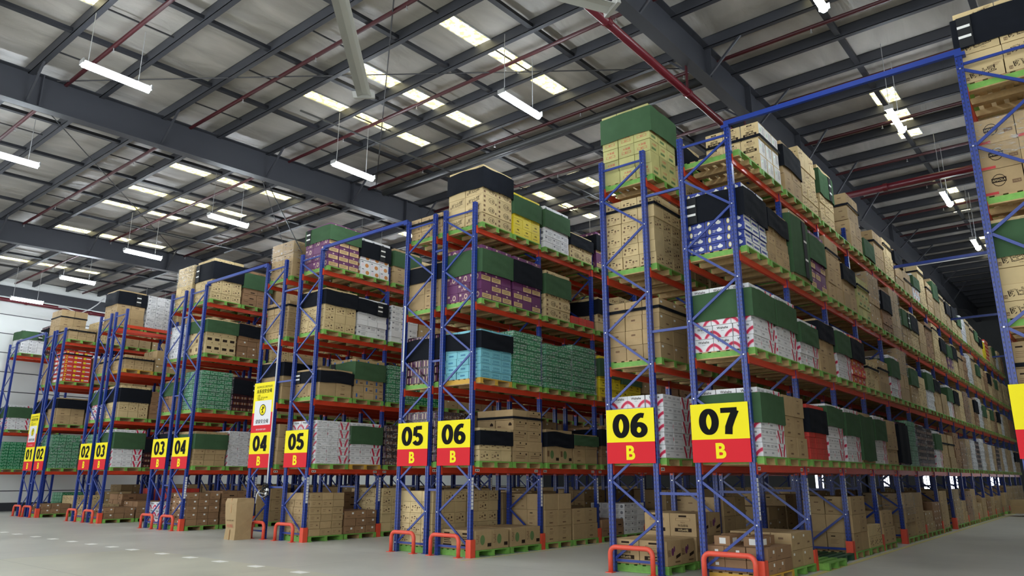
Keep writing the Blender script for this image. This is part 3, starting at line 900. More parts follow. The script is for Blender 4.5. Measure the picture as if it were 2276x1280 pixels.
def style(k, name, phrase, grp, nx, ny, dz, body, front, side, cat='carton'):
    a, b = (PW - .02) / nx, (PD - .03) / ny
    def make(full):
        m = MB(); g = .007
        x0, x1, y0_, y1_, z0, z1 = g, a - g, g, b - g, .002, dz - .004
        m.box(x0, y0_, z0, x1, y1_, z1, body)
        for face, ops in ((0, front), (1, side)):
            if face == 0: W = y1_ - y0_; O = lambda u, v, e: (x0 - e, y1_ - u * W, z0 + v * (z1 - z0)); ux = (0, -1, 0)
            else: W = x1 - x0; O = lambda u, v, e: (x0 + u * W, y0_ - e, z0 + v * (z1 - z0)); ux = (1, 0, 0)
            Hh = z1 - z0
            for i, op in enumerate(ops):
                e = .0012 + .0006 * i
                if op[0] == 'r':
                    _, u0, v0, u1, v1, mm = op; m.poly([O(u0, v0, e), O(u1, v0, e), O(u1, v1, e), O(u0, v1, e)], mm)
                elif op[0] == 'p': m.poly([O(u, v, e) for u, v in op[1]], op[2])
                elif full: _, s_, u, v, h, mm, wm, bo, ro = op; m.text(s_, O(u, v, e), ux, (0, 0, 1), h * Hh, mm, bo, wm * W, ro)
                else:
                    _, s_, u, v, h, mm, wm, bo, ro = op
                    wd = min(wm, h * Hh * .8 * len(s_) / W) / 2
                    m.poly([O(u - wd, v - h * .35, e), O(u + wd, v - h * .35, e), O(u + wd, v + h * .35, e), O(u - wd, v + h * .35, e)], mm)
        return m
    full = make(True); lite = make(False)
    ST[k] = dict(near=Tpl(name, cat, full, (), lite), far=Tpl(name, cat, lite), phrase=phrase, grp=grp, nx=nx, ny=ny, dz=dz, a=a, b=b)


style('n5', 'noodle_carton', 'tan noodle carton', 'tan noodle cartons with black weight panels', 3, 3, .36, 'kraft_pale',
      [R_(.34, .84, .64, .93, 'print'), T_('方便面', .49, .885, .06, 'kraft_pale', .26), R_(.22, .66, .78, .79, 'print_soft'), R_(.235, .675, .765, .775, 'kraft_pale'), T_('BISCUIT', .5, .725, .06, 'print_soft', .44), T_('香辣味', .5, .6, .05, 'print_soft'),
       T_('烧烤味', .5, .46, .15, 'print', .6, .01), R_(.12, .2, .88, .37, 'print'), T_('55克x48包', .5, .285, .12, 'kraft_pale', .7, .01)],
      [R_(.02, .05, .98, .95, 'label_white'), oval(.3, .6, .08, .13, 'speck_green'), *lines(.5, .8, .9, 6, .1, 'grey_print', .03)])
style('n3', 'noodle_carton', 'tan noodle carton', 'tan noodle cartons with black weight panels', 2, 2, .44, 'kraft',
      [R_(.34, .84, .64, .92, 'print'), R_(.22, .68, .78, .79, 'print_soft'), R_(.235, .69, .765, .78, 'kraft'), T_('Biscuit', .5, .61, .06, 'print_soft'), T_('吮指原味', .5, .47, .12, 'print', .6), R_(.18, .2, .82, .36, 'print'), T_('30克x60包', .5, .28, .11, 'kraft_pale', .58, .01)],
      [oval(.4, .55, .09, .16, 'purple'), oval(.52, .66, .05, .12, 'purple'), T_('爆珠', .16, .5, .3, 'print_soft', .2), P_([(.62, .25), (.95, .35), (.95, .48), (.62, .38)], 'print'), R_(.55, .1, .9, .16, 'print_soft')])
style('yw', 'snack_carton', 'tan snack carton', 'tan snack cartons with outlined lettering', 2, 2, .255, 'kraft_pale',
      [T_('呀!土豆', .5, .52, .48, 'print', .62, .06, .14), T_('呀!土豆', .5, .53, .42, 'kraft_pale', .57, .0, .14), R_(.08, .16, .17, .38, 'print_soft'), T_('36', .125, .27, .14, 'kraft_pale'), T_('净含量70g', .62, .2, .07, 'print'), *lines(.76, .88, .94, 3, .08)],
      [oval(.62, .5, .2, .3, 'print'), oval(.62, .5, .175, .265, 'kraft_pale'), T_('土豆', .62, .5, .3, 'print', .3, .02), R_(.08, .62, .2, .86, 'print_soft'), R_(.08, .14, .2, .36, 'print_soft'), R_(.86, .2, .95, .42, 'print_soft')])
style('kc', 'cardboard_carton', 'tan printed carton', 'tan cardboard cartons with small dark print', 3, 3, .25, 'kraft_pale',
      [oval(.2, .55, .06, .11, 'print_soft'), R_(.36, .6, .52, .68, 'print'), R_(.36, .42, .46, .5, 'print_soft'), R_(.58, .36, .68, .54, 'print_soft'), R_(.1, .14, .2, .3, 'print_soft'), R_(.76, .44, .88, .5, 'print'), R_(.1, .86, .5, .875, 'print_soft'), *lines(.46, .28, .7, 2, .1)],
      [oval(.72, .56, .06, .1, 'print'), R_(.6, .2, .84, .27, 'print_soft'), R_(.12, .3, .3, .38, 'print_soft'), R_(.36, .36, .5, .56, 'print_soft'), R_(.12, .56, .26, .61, 'print_soft'), R_(.45, .8, .6, .86, 'print_soft')])
style('kb', 'cardboard_carton', 'large brown carton', 'large brown cardboard cartons', 2, 2, .39, 'kraft',
      [R_(.14, .78, .3, .84, 'print'), *lines(.12, .62, .42, 4, .07, 'print_soft', .015), T_('▲ ▲', .78, .22, .08, 'print_soft', .2), R_(.12, .14, .3, .2, 'print_soft'), T_('小心轻放', .7, .66, .08, 'print_soft', .3), R_(0, .485, 1, .49, 'tape')],
      [R_(.35, .8, .55, .85, 'print_soft'), *lines(.32, .64, .62, 3, .07, 'print_soft', .015), R_(.3, .16, .56, .24, 'print_soft')])
style('kp', 'cardboard_carton', 'plain brown carton', 'plain brown cardboard cartons', 2, 3, .3, 'kraft', [R_(0, .5, 1, .52, 'tape'), R_(.35, .62, .6, .74, 'print_soft')], [R_(.1, .7, .24, .84, 'label_white'), R_(.5, .3, .7, .4, 'print_soft')])
style('kl', 'cardboard_carton', 'flat tan carton', 'flat tan cardboard cartons', 3, 3, .19, 'kraft', [*lines(.14, .62, .42, 2, .24, 'print_soft', .05), oval(.76, .5, .06, .15, 'print_soft')], [*lines(.14, .62, .42, 2, .24, 'print_soft', .05), R_(.68, .4, .82, .58, 'print_soft')])
style('kd', 'cardboard_carton', 'dark brown carton', 'dark brown cardboard cartons with white labels', 3, 3, .21, 'kraft_dark', [R_(.55, .5, .72, .74, 'label_white'), R_(.1, .2, .4, .34, 'print')], [R_(.6, .55, .78, .8, 'label_white'), R_(.15, .25, .45, .35, 'print_soft')])
style('kh', 'cardboard_carton', 'brown house-marked carton', 'brown cartons with small black house marks', 2, 2, .25, 'kraft', [P_([(.72, .45), (.9, .45), (.9, .62), (.81, .8), (.72, .62)], 'print'), R_(.1, .3, .3, .42, 'print_soft')], [*lines(.15, .56, .8, 2, .2, 'print_soft', .05), R_(.82, .66, .9, .84, 'print'), oval(.45, .82, .05, .07, 'print')])
style('nl', 'cardboard_carton', 'brown oval-marked carton', 'brown cartons with an oval emblem', 2, 2, .42, 'kraft', [oval(.45, .55, .16, .24, 'print'), oval(.45, .55, .145, .21, 'kraft'), R_(.28, .47, .62, .65, 'print'), T_('AMAOLA', .45, .56, .09, 'kraft_pale', .3), R_(.74, .34, .94, .48, 'print_soft'), T_('50包/箱', .84, .41, .06, 'kraft', .18), R_(0, .02, .4, .12, 'print_red')], [R_(.3, .4, .6, .5, 'print_soft')])
style('qp', 'cardboard_carton', 'tan Qp-lettered carton', 'tan cartons with black Qp lettering', 2, 3, .31, 'kraft_pale', [R_(.3, .3, .6, .7, 'print_soft')], [T_('Qp', .25, .62, .42, 'print', .3, .02), T_('Qp', .75, .62, .42, 'print', .3, .02), R_(.4, .16, .46, .24, 'print'), R_(.86, .12, .94, .2, 'print_soft')])
style('pu', 'purple_carton', 'purple printed carton', 'purple cartons with tan labels', 3, 3, .225, 'purple', [R_(.06, .6, .24, .84, 'lilac'), oval(.64, .5, .15, .32, 'lilac'), oval(.64, .5, .08, .18, 'purple'), *lines(.32, .3, .48, 2, .14, 'lilac', .05)],
      [R_(.04, .1, .96, .62, 'tan_label'), *lines(.14, .42, .8, 2, .17, 'print_soft', .06), oval(.5, .82, .09, .1, 'lilac')])
style('wh', 'drink_carton', 'white red-arched carton', 'white drink cartons with red arches', 3, 3, .24, 'white_carton', ARCH + [T_('Wahaha', .5, .78, .2, 'print', .62, .01), T_('娃哈哈', .5, .55, .08, 'grey_print', .3), T_('AD钙奶', .5, .43, .06, 'grey_print', .3)],
      VSH + [T_('哈哈哈', .5, .72, .15, 'grey_print', .4, .01), *lines(.4, .5, .62, 2, .1, 'grey_print', .03)])
style('wh2', 'drink_carton', 'white red-arched carton', 'white drink cartons with red arches', 3, 3, .24, 'white_carton', ARCH + [T_('Wahaha', .5, .78, .2, 'print', .62, .01), T_('娃哈哈', .5, .55, .08, 'grey_print', .3)],
      [R_(0, .49, 1, .51, 'grey_print'), T_('哈哈哈', .28, .26, .15, 'grey_print', .3, .01), T_('哈哈哈', .72, .76, .15, 'grey_print', .3, .01), *lines(.1, .8, .4, 2, .1, 'grey_print', .03)])
style('ti', 'tissue_carton', 'blue tissue carton', 'deep blue tissue cartons with white flowers', 3, 3, .158, 'tissue_blue', [oval(.2, .5, .08, .34, 'yellow_carton'), oval(.21, .5, .055, .26, 'label_white'), oval(.72, .52, .15, .22, 'label_white'), oval(.72, .66, .06, .2, 'label_white'), *lines(.36, .52, .54, 2, .18, 'label_white', .07)],
      [R_(.03, .05, .97, .95, 'label_white'), R_(.14, .35, .8, .65, 'tissue_blue'), oval(.89, .5, .05, .25, 'crate_green')])
style('sk', 'sky_blue_carton', 'sky blue carton', 'sky blue cartons with dark lettering', 3, 3, .165, 'sky_carton', [R_(.3, .36, .7, .6, 'sky_dark'), R_(.1, .75, .2, .85, 'sky_dark')], [T_('蓝莓果味', .5, .55, .34, 'sky_dark', .7), R_(.1, .12, .86, .2, 'sky_dark')])
sp_ = [R_(.06 + .155 * (q % 6), .18 + .4 * (q // 6), .15 + .155 * (q % 6), .4 + .4 * (q // 6), 'speck_green') for q in range(12) if q not in (3, 7)]
style('gc', 'green_bottle_case', 'green shrink-wrapped case', 'green drink cases wrapped in clear film', 4, 4, .145, 'crate_green', sp_, sp_, 'drink case')
style('ye', 'yellow_carton', 'yellow black-lettered carton', 'yellow cartons with black lettering', 3, 2, .235, 'yellow_carton', [T_('466', .3, .72, .24, 'print', .3, .03), oval(.7, .4, .09, .18, 'orange_print'), R_(.56, .62, .76, .86, 'label_white')], [T_('466', .5, .72, .22, 'print', .6, .03), R_(.2, .3, .7, .36, 'print_soft')])
style('wt', 'white_carton', 'white grey-printed carton', 'white cartons with fine grey print', 3, 3, .17, 'white_carton', [*lines(.1, .7, .5, 3, .2, 'grey_print', .06), oval(.75, .5, .12, .28, 'grey_print')], [R_(.1, .55, .3, .8, 'grey_print'), *lines(.4, .7, .9, 3, .2, 'grey_print', .06)])
style('wo', 'white_carton', 'white biscuit carton', 'white cartons with an orange round biscuit', 3, 3, .235, 'white_carton', [*lines(.1, .8, .5, 3, .12, 'pink', .04), oval(.7, .35, .18, .26, 'orange_print')], [R_(.08, .7, .3, .84, 'grey_print'), oval(.68, .36, .2, .28, 'orange_print'), *lines(.1, .5, .4, 3, .13, 'pink', .04)])
style('rw', 'red_carton', 'red and white carton', 'red and white cartons', 3, 3, .2, 'red_carton', [R_(.04, .08, .96, .6, 'label_white'), T_('Z', .3, .34, .4, 'orange_print', .3, .03)], [T_('Z', .2, .5, .7, 'yellow_carton', .3, .03), T_('真有味道', .64, .5, .34, 'label_white', .5, .02)])
style('rp', 'red_carton', 'red shrink-wrapped case', 'red drink cases in film', 3, 3, .22, 'red_carton', [R_(.1, .2, .9, .3, 'print_red'), R_(.32, .1, .34, .9, 'print_red')], [R_(.48, .05, .52, .95, 'kraft_dark'), R_(.1, .5, .9, .56, 'print_red')], 'drink case')
style('bo', 'bottle_case', 'dark bottle case', 'dark drink bottle cases in film', 4, 4, .2, 'dark_bottle', [R_(.05 + .19 * q, .1, .15 + .19 * q, .82, 'lilac' if q % 2 else 'purple') for q in range(5)], [R_(.05 + .19 * q, .1, .13 + .19 * q, .5, 'lilac' if q % 2 else 'amber') for q in range(5)], 'drink case')
style('gk', 'green_tinted_carton', 'green-tinted tan carton', 'green-tinted tan cartons with red outline print', 3, 3, .27, 'kraft_green', [T_('大食桶', .5, .68, .22, 'print_red', .6), R_(.2, .25, .8, .46, 'print_red'), R_(.22, .27, .78, .44, 'kraft_green'), T_('薯片', .5, .355, .14, 'print_red', .5)],
      [T_('大食桶', .5, .68, .2, 'print_red', .6), R_(.2, .2, .7, .4, 'print_green')])
style('bb', 'cardboard_carton', 'brown blue-stamped carton', 'brown cartons with blue stamps', 3, 3, .2, 'kraft', [R_(.3, .3, .5, .8, 'blue_print')], [R_(.2, .25, .36, .8, 'blue_print'), R_(.6, .3, .9, .5, 'print_soft')])
style('rc', 'cardboard_carton', 'reddish brown carton', 'reddish brown cartons', 2, 3, .22, 'kraft_dark', [R_(.2, .4, .5, .55, 'print'), R_(0, .5, 1, .53, 'tape')], [R_(.1, .62, .4, .76, 'print_soft'), R_(.5, .2, .8, .36, 'print')])
style('ml', 'cardboard_carton', 'green-leaf printed carton', 'large brown cartons with green leaf print', 2, 2, .42, 'kraft', [R_(.3, .76, .6, .86, 'print'), *lines(.3, .62, .7, 4, .1, 'print', .04), R_(.25, .1, .72, .26, 'print')], [T_('巴嗦', .14, .55, .5, 'print_soft', .16), oval(.42, .5, .14, .26, 'print_green'), R_(.72, .14, .95, .32, 'print'), R_(.4, .3, .5, .62, 'print_green')])

LIMITS.update({'cardboard_carton': 300, 'drink_carton': 300})

# ================================================================ WRAPS
WCACHE = {}


def band(col, h, var):
    key = (col, round(h, 2), var)
    if key in WCACHE: return WCACHE[key]
    rr = random.Random(hash(key) & 0xffff)
    W, D = PW + .03, PD + .03
    per = []
    n = 12
    for (a, b) in (((0, 0), (W, 0)), ((W, 0), (W, D)), ((W, D), (0, D)), ((0, D), (0, 0))):
        nx_, ny_ = (b[1] - a[1]), -(b[0] - a[0]); L_ = math.hypot(nx_, ny_); nx_ /= L_; ny_ /= L_
        for q in range(n): t = q / n; per.append((a[0] + (b[0] - a[0]) * t, a[1] + (b[1] - a[1]) * t, nx_, ny_, min(t, 1 - t)))
    rows = 8; V = []; N_ = len(per)
    ph = [rr.uniform(0, 6.28) for _ in range(6)]
    sag = [rr.uniform(-.022, .012) for _ in range(4)]
    for k in range(rows + 1):
        z = h * k / rows
        for i, (x, y, a, b, e) in enumerate(per):
            amp = min(e * 4, 1)
            d = amp * (.006 * math.sin(z * 26 + ph[0] + i * .5) + .005 * math.sin(z * 47 + ph[1] - i * .9) + .004 * math.sin(i * .8 + ph[2]))
            zz = z + ((sag[i // n] * math.sin(i * .5 + ph[3])) if k in (0, rows) else 0)
            V.append((x + a * (d + .014) - .015, y + b * (d + .014) - .015, zz))
    F = []
    for k in range(rows):
        for i in range(N_): F.append((k * N_ + i, k * N_ + (i + 1) % N_, (k + 1) * N_ + (i + 1) % N_, (k + 1) * N_ + i))
    # inner lip so the cloth has a thickness
    base = len(V)
    V += [(x * .985 + .009, y * .985 + .009, z) for x, y, z in V[:N_]] + [(x * .985 + .009, y * .985 + .009, z) for x, y, z in V[rows * N_:(rows + 1) * N_]]
    for i in range(N_):
        j = (i + 1) % N_; F.append((j, i, base + i, base + j)); F.append((rows * N_ + i, rows * N_ + j, base + N_ + j, base + N_ + i))
    mb = MB().mesh(V, F, 'wrap_' + col)
    fp = None
    if var:
        fp = MB()
        if var == 1:
            x0 = .72; fp.box(x0, -.046, .01, x0 + .2, -.034, h - .01, 'velcro')
            for q in (.3, .62): fp.box(x0 + .02, -.05, h * q, x0 + .2, -.045, h * q + .045, 'label_white')
        else:
            y0_ = .92; fp.box(-.046, y0_, .01, -.034, y0_ + .2, h - .01, 'velcro')
            for q in (.3, .62): fp.box(-.05, y0_ + .02, h * q, -.045, y0_ + .2, h * q + .045, 'label_white')
    me = mb.data('load_wrap', True)
    me.set_sharp_from_angle(angle=.7)
    fd = fp.data('fastening_panel') if fp else None
    WCACHE[key] = (me, fd)
    return WCACHE[key]


def film_mb(h):
    W, D = PW, PD; m = MB(); e = .012
    n = 6
    for k in range(n):
        z0, z1 = h * k / n, h * (k + 1) / n
        for a, b in (((-e, -e), (W + e, -e)), ((W + e, -e), (W + e, D + e)), ((W + e, D + e), (-e, D + e)), ((-e, D + e), (-e, -e))):
            m.poly([(a[0], a[1], z0), (b[0], b[1], z0), (b[0], b[1], z1), (a[0], a[1], z1)], 'stretch_film')
    return m


FILM = {}
RNG = random.Random(11)


def load(row, s, l, spec, dy=0.0, dx=0.0):
    R = ROWS[row]; x = (s // 2) * BAY + (.10 if s % 2 == 0 else 1.325) + dx; y = R['y'] - .16 + dy; z = ZL[l] + .003
    if l == 0: y += .06 if (row, s) != ('6d', 2) else -.12
    parts = spec.split(',')
    st = parts[0]
    pc = 'g'
    if len(parts) > 3: pc = parts[3]
    place = '%s, %s pallet, aisle %s %s' % (SHELF[l], ORD[s], R['a'], R['side'])
    d = proj(x, y, z); dist = d[2] if d else 99
    if st == '.': return
    near = dist < 21
    put(PAL[pc][0 if near else 1], (x, y, z), 0, '%s pallet on the %s' % (PCOL[pc], place) if l else '%s pallet on the floor, %s pallet, aisle %s %s' % (PCOL[pc], ORD[s], R['a'], R['side']), 'wooden pallets')
    if st == '-': return
    H = float(parts[1]); wr = parts[2] if len(parts) > 2 else ''
    S = ST[st]; z += .142; S2 = ST.get(st + '2')
    nl = max(1, round(H / S['dz'])); H = nl * S['dz']
    w0 = w1 = -1
    if wr and wr[0] in 'gk':
        f0, f1 = (.48, .92)
        if 'L' in wr: f0 = .3
        if 'F' in wr: f0 = .04; f1 = .93
        if 'T' in wr: f0 = .6; f1 = .955
        w0, w1 = H * f0, H * f1
    for k in range(nl):
        lx, ly = RNG.uniform(-.012, .012), RNG.uniform(-.012, .012)
        hid = w0 <= k * S['dz'] + .03 and (k + 1) * S['dz'] - .03 <= w1
        for i in range(S['nx']):
            for j in range(S['ny']):
                top = (k == nl - 1 and z < 1.6)
                if not (i == 0 or j == 0 or top): continue
                if top and i and j and False: continue
                if k == nl - 1 and nl > 2 and 'r' in wr and RNG.random() < .4: continue
                X = x + .005 + lx + i * S['a'] + RNG.uniform(-.006, .006); Y = y + .015 + ly + j * S['b'] + RNG.uniform(-.006, .006)
                q = proj(X, Y, z); fac = 1.0
                if hid: fac = .02
                elif s > 0 and j > 0: fac = .2
                elif i == 0 and j > 0 and row[1] == 'a' and s > 0: fac = .05
                if row in ('1a', '2a', '3a', '4a') and s > 1: fac *= .1
                inview = q is not None and -80 < q[0] < 2350 and -60 < q[1] < 1340
                prio = (1 / q[2] if q else 0) * fac * (1 if inview else .03)
                if i == 0 and j == 0: cn = 'corner stack'
                elif i == 0: cn = '%s end column' % ORD[j]
                elif j == 0: cn = '%s side column' % ORD[i]
                else: cn = 'inner stack %s' % ORD[i * 3 + j]
                lab = '%s, %s layer, %s, %s' % (S['phrase'], ORD[k], cn, place)
                SS = S2 if S2 and i % 3 < 2 else S
                T_x = SS['near'] if (q and q[2] < 33) else SS['far']
                rz = RNG.uniform(-.008, .008)
                if (st in 'kckbkpklkdkhrcbbgkywpu' or st == 'wt') and RNG.random() < .22:   # this one was stacked the other way round, its plain back showing
                    rz += math.pi; X += S['a']; Y += S['b']
                put(T_x, (X, Y, z + k * S['dz']), rz, lab, S['grp'], prio)
    WN = {'g': ('green', 'dark green fabric'), 'k': ('black', 'black fabric')}
    if w0 >= 0:
        var = 2 if '2' in wr else 1 if '1' in wr else 0
        me, fd = band(WN[wr[0]][0], w1 - w0, var)
        o = link('load_wrap', me, None, (x, y, z + w0)); tag(o, '%s wrap around the %ss, %s' % (WN[wr[0]][1], S['phrase'], place), 'pallet wrap', 'reusable fabric pallet wraps')
        if fd: link('fastening_panel', fd, o)
    if 's' in wr:
        zz = z + H - S['dz'] * .95 if 'S' not in wr else z + H * .82
        b = MB(); e = .012
        b.box(-e, -e, 0, PW + e - .02, -e + .006, .06, 'wrap_black').box(-e, -e, 0, -e + .006, PD + e - .02, .06, 'wrap_black').box(-e, PD + e - .026, 0, PW, PD + e - .02, .06, 'wrap_black').box(PW - .02, -e, 0, PW - .014, PD, .06, 'wrap_black')
        o = build('load_strap', b, None, (x, y, zz)); tag(o, 'thin black strap around the %ss, %s' % (S['phrase'], place), 'strap', 'thin black load straps')
    if 'f' in wr:
        hh = round(H if 'u' not in wr else H * .5, 2)
        if hh not in FILM: FILM[hh] = film_mb(hh).data('stretch_film')
        o = link('stretch_film', FILM[hh], None, (x, y, z + (H - hh))); tag(o, 'clear shiny stretch film over the %ss, %s' % (S['phrase'], place), 'stretch film', 'clear stretch film around loads')


# every pallet position, row by row: style,height,wrap[,pallet colour]
T = {}
T['6d', 4] = ['-', 'n5,1.1,s', 'kb,1.2,k', 'kc,1.5,', 'kc,1.6,g1', '-', 'kb,1.4,s', 'kp,.6,gF', 'kb,1.3,s', 'kc,1.2,s', 'kp,1.3,kT', 'kb,.8,s', 'wo,1.0,g', 'kc,1.4,s', 'kp,1.1,s', 'kb,1.5,g', 'kc,1.3,s', 'kp,1.2,k', 'kc,1.3,k', 'yw,1.1,g', 'wt,1.2,', 'kc,1.3,s', 'kp,1.3,s', 'kb,1.2,g', 'kc,1.1,k', 'ye,.9,', 'rw,1.1,', 'kc,1.0,', 'kp,1.2,g', 'wt,1.1,', 'kc,1.2,']
T['6d', 3] = ['ti,1.26,k2', 'kl,1.2,kT', 'kp,1.35,gF1', 'pu,1.3,g', 'kb,1.4,s', 'kb,1.3,kT', 'gk,1.1,s', 'kp,1.5,fu', 'rc,1.3,k', 'kb,1.4,f', 'kp,1.1,g1', 'kc,1.2,k', 'kb,1.3,', 'rc,1.3,s', 'kc,1.4,s', 'kp,1.1,k', 'pu,1.2,gf', 'kc,1.3,k', 'kb,1.2,s', 'rc,1.0,', 'wt,1.3,f', 'kp,1.4,s', 'kc,1.2,g', 'kb,1.3,', 'rc,1.2,', 'kc,1.3,k', 'kp,1.1,', 'kb,1.2,g', 'kc,1.3,', 'kp,1.1,']
T['6d', 2] = ['wh,1.2,g', 'wh,1.2,g', 'wh,1.0,g', 'kb,1.15,kT', 'wh,1.2,g', 'rw,1.1,k', 'kc,.7,s', 'kp,1.0,s', 'wh,1.3,g', 'kb,1.6,fu', 'kp,1.3,g', 'kc,1.1,', 'wt,1.3,g', 'kp,1.2,kT', 'kb,.9,', 'wh,1.2,g', 'kp,1.2,k', 'kc,1.3,', 'rc,1.4,f', 'kb,1.1,', 'kd,1.2,k', 'wt,1.4,f', 'kp,1.2,g', 'kc,1.1,', 'kb,1.3,g', 'rc,1.2,', 'kc,1.2,k', 'wt,1.1,f', 'kp,1.3,', 'kb,1.1,']
T['6d', 1] = ['wh,1.2,g', 'kb,1.2,', 'rp,1.2,k', 'wh,1.2,gT', 'wh,1.2,g', 'kp,1.2,gF', 'wh,1.2,g', 'kb,1.3,', 'bo,1.3,kF', 'gc,1.3,f', 'bo,1.3,f', 'bo,1.2,f', 'wh,1.1,g', 'kb,1.3,s', 'kb,1.3,s', 'rc,1.3,', 'kd,1.1,f', 'kp,1.2,f', 'wt,1.2,f', 'bo,1.2,f', 'wt,1.3,f', 'kp,1.2,f', 'wt,1.2,f', 'kp,1.2,', 'bo,1.2,f', 'kb,1.2,', 'wt,1.2,f', 'kp,1.2,', 'kb,1.2,', 'wt,1.2,']
T['6d', 0] = ['kd,.42,,o', 'kp,.6,,G', '-,0,,G', '-,0,,d', 'kb,1.17,', 'kc,.5,', 'kb,.78,', '.', 'kb,1.3,fu', 'kb,1.17,', 'kp,.6,', 'kd,.8,', 'kb,1.1,', '.', 'kp,1.2,f', 'kb,.8,', 'rc,1.1,f', 'kb,1.2,', 'kp,.6,', 'kb,.8,', 'kd,.6,', 'kb,.8,', 'kp,.6,', 'kb,.8,', '.', 'kp,.9,']
T['6a', 4] = ['gk,1.62,gT', 'kc,1.2,k', 'kb,1.1,', 'kc,1.3,', 'kb,1.2,g', 'kp,1.2,', 'kc,1.1,', 'kp,1.2,']
T['6a', 3] = ['kc,1.5,s', 'kb,1.2,', 'kc,1.2,', 'kp,1.2,', 'kb,1.1,', 'kp,1.2,', 'kc,1.2,k', 'kb,1.2,']
T['6a', 2] = ['kp,1.2,sS', 'kb,1.1,', 'gc,1.1,f', 'kp,1.2,', 'kb,1.1,', 'kc,1.1,', 'kp,1.1,', 'kb,1.1,']
T['6a', 1] = ['wh,1.2,', 'wh,1.2,f', 'gc,1.3,f', 'kp,1.2,', 'gc,1.2,', 'bo,1.1,', 'kp,1.2,', 'kb,1.1,']
T['6a', 0] = ['n3,.44,,G', 'n3,.88,', 'kb,1.1,', '.', 'kp,.9,', 'kb,1.1,', '.', 'kp,1.2,']
T['5d', 4] = ['yw,1.53,kT', 'ye,1.18,g2', 'wt,1.19,g2', 'yw,.81,k', 'pu,1.13,k', 'kc,1.2,', 'kp,1.1,']
T['5d', 3] = ['pu,1.35,g', 'pu,1.35,k', 'yw,1.35,g', 'rp,.22,', 'yw,1.08,k', 'kc,1.2,', 'kp,1.2,']
T['5d', 2] = ['sk,1.16,kT,o', 'gc,1.3,f', 'gc,1.16,f', 'gc,1.3,f', 'ye,1.1,g,o', 'ye,1.0,g', 'kp,1.1,']
T['5d', 1] = ['kc,.75,k', 'kh,1.25,sS', 'ml,.84,k', 'kb,.84,gT', 'kd,1.0,k', 'kb,1.1,', 'kp,1.1,']
T['5d', 0] = ['ml,.42,,G', 'ml,.42,,G', 'kb,1.17,', 'kb,.84,', 'rc,.4,', 'wt,.8,', 'kp,.6,']
T['5a', 4] = ['kl,.57,s', 'kc,1.1,', 'kb,1.2,', 'kp,1.1,', 'kc,1.1,']
T['5a', 3] = ['kb,1.17,kT', 'kb,1.1,k', 'kc,1.2,', 'kp,1.1,', 'kb,1.2,']
T['5a', 2] = ['bo,1.2,k', 'kb,.9,', 'kp,1.0,', 'kc,1.1,', 'kb,1.1,']
T['5a', 1] = ['bo,1.2,f', 'kb,1.1,', 'wh,1.2,', 'kp,1.2,', 'kb,1.2,']
T['5a', 0] = ['kc,1.25,,G', 'kc,1.25,', 'kb,1.1,', 'kp,1.2,', 'kb,.8,']
T['4d', 4] = ['pu,1.35,gT2', 'wo,1.18,k1', 'kb,1.17,g', 'kc,.9,', 'kp,1.1,']
T['4d', 3] = ['kc,1.25,kT', 'wt,1.19,kT1', 'wt,1.2,', 'kp,1.2,', 'kc,1.1,']
T['4d', 2] = ['kb,.78,k2', 'bb,1.2,g2', 'gc,1.1,f', 'gc,1.0,', 'kp,1.1,']
T['4d', 1] = ['wh,1.2,f', 'wh,1.2,g,o', 'bo,1.2,f', 'kb,1.1,', 'kp,1.1,']
T['4d', 0] = ['kl,1.14,,G', 'kd,.63,', 'kc,1.2,', 'kb,.8,', 'kd,.6,']
T['4a', 4] = ['kb,1.17,fu', 'kd,1.2,', 'kp,1.1,', 'kc,1.1,']
T['4a', 3] = ['kl,1.14,s', 'kd,1.2,', 'kc,1.1,', 'kp,1.1,']
T['4a', 2] = ['kb,1.17,kT', 'kb,1.1,', 'kp,1.1,', 'kc,1.1,']
T['4a', 1] = ['kb,1.17,', 'kd,1.1,', 'kb,1.1,', 'kp,1.1,']
T['4a', 0] = ['.', 'kb,.8,', 'rc,1.1,', 'kp,1.1,']
T['3d', 4] = ['kc,1.5,k2', 'rc,1.32,g', 'kb,1.2,', 'kp,1.1,']
T['3d', 3] = ['qp,1.24,gT', 'kd,1.26,kT', 'kc,1.1,', 'kp,1.1,']
T['3d', 2] = ['gc,1.3,f', 'bo,1.2,k1', 'kb,1.1,', 'kp,1.1,']
T['3d', 1] = ['kl,1.14,g', 'wh,1.2,f', 'wh,1.2,', 'kb,1.1,']
T['3d', 0] = ['kd,1.05,', 'rc,1.1,', 'kb,1.1,', 'kd,.6,']
T['3a', 4] = ['kc,1.5,fu', 'kb,1.2,', 'kp,1.1,', 'kc,1.1,']
T['3a', 3] = ['wt,1.19,f', 'kb,1.1,', 'kp,1.1,', 'kc,1.1,']
T['3a', 2] = ['rc,1.1,g', 'kp,1.1,', 'kb,1.1,', 'kp,1.1,']
T['3a', 1] = ['bo,1.2,k', 'kp,1.1,', 'kb,1.1,', 'kp,1.1,']
T['3a', 0] = ['wh,.72,', 'kc,1.1,', 'rc,1.1,', 'kb,1.1,']
T['2d', 4] = ['.', '.', 'kb,1.0,', 'kp,1.1,']
T['2d', 3] = ['kl,.57,s,o', 'kp,.9,', 'kb,1.1,', 'kp,1.1,']
T['2d', 2] = ['kc,1.25,k', 'rc,1.1,', 'kp,1.1,', 'kb,1.1,']
T['2d', 1] = ['wh,1.44,g', 'bo,1.2,k', 'kp,1.1,', 'kb,1.1,']
T['2d', 0] = ['kd,.42,', 'kd,.6,', 'rp,1.1,', 'kd,.8,']
T['2a', 4] = ['kb,1.56,kT1', 'wt,1.5,f', 'kc,1.3,s', 'kp,1.1,']
T['2a', 3] = ['kl,.57,s', 'kc,.7,', 'kb,1.1,', 'kp,1.1,']
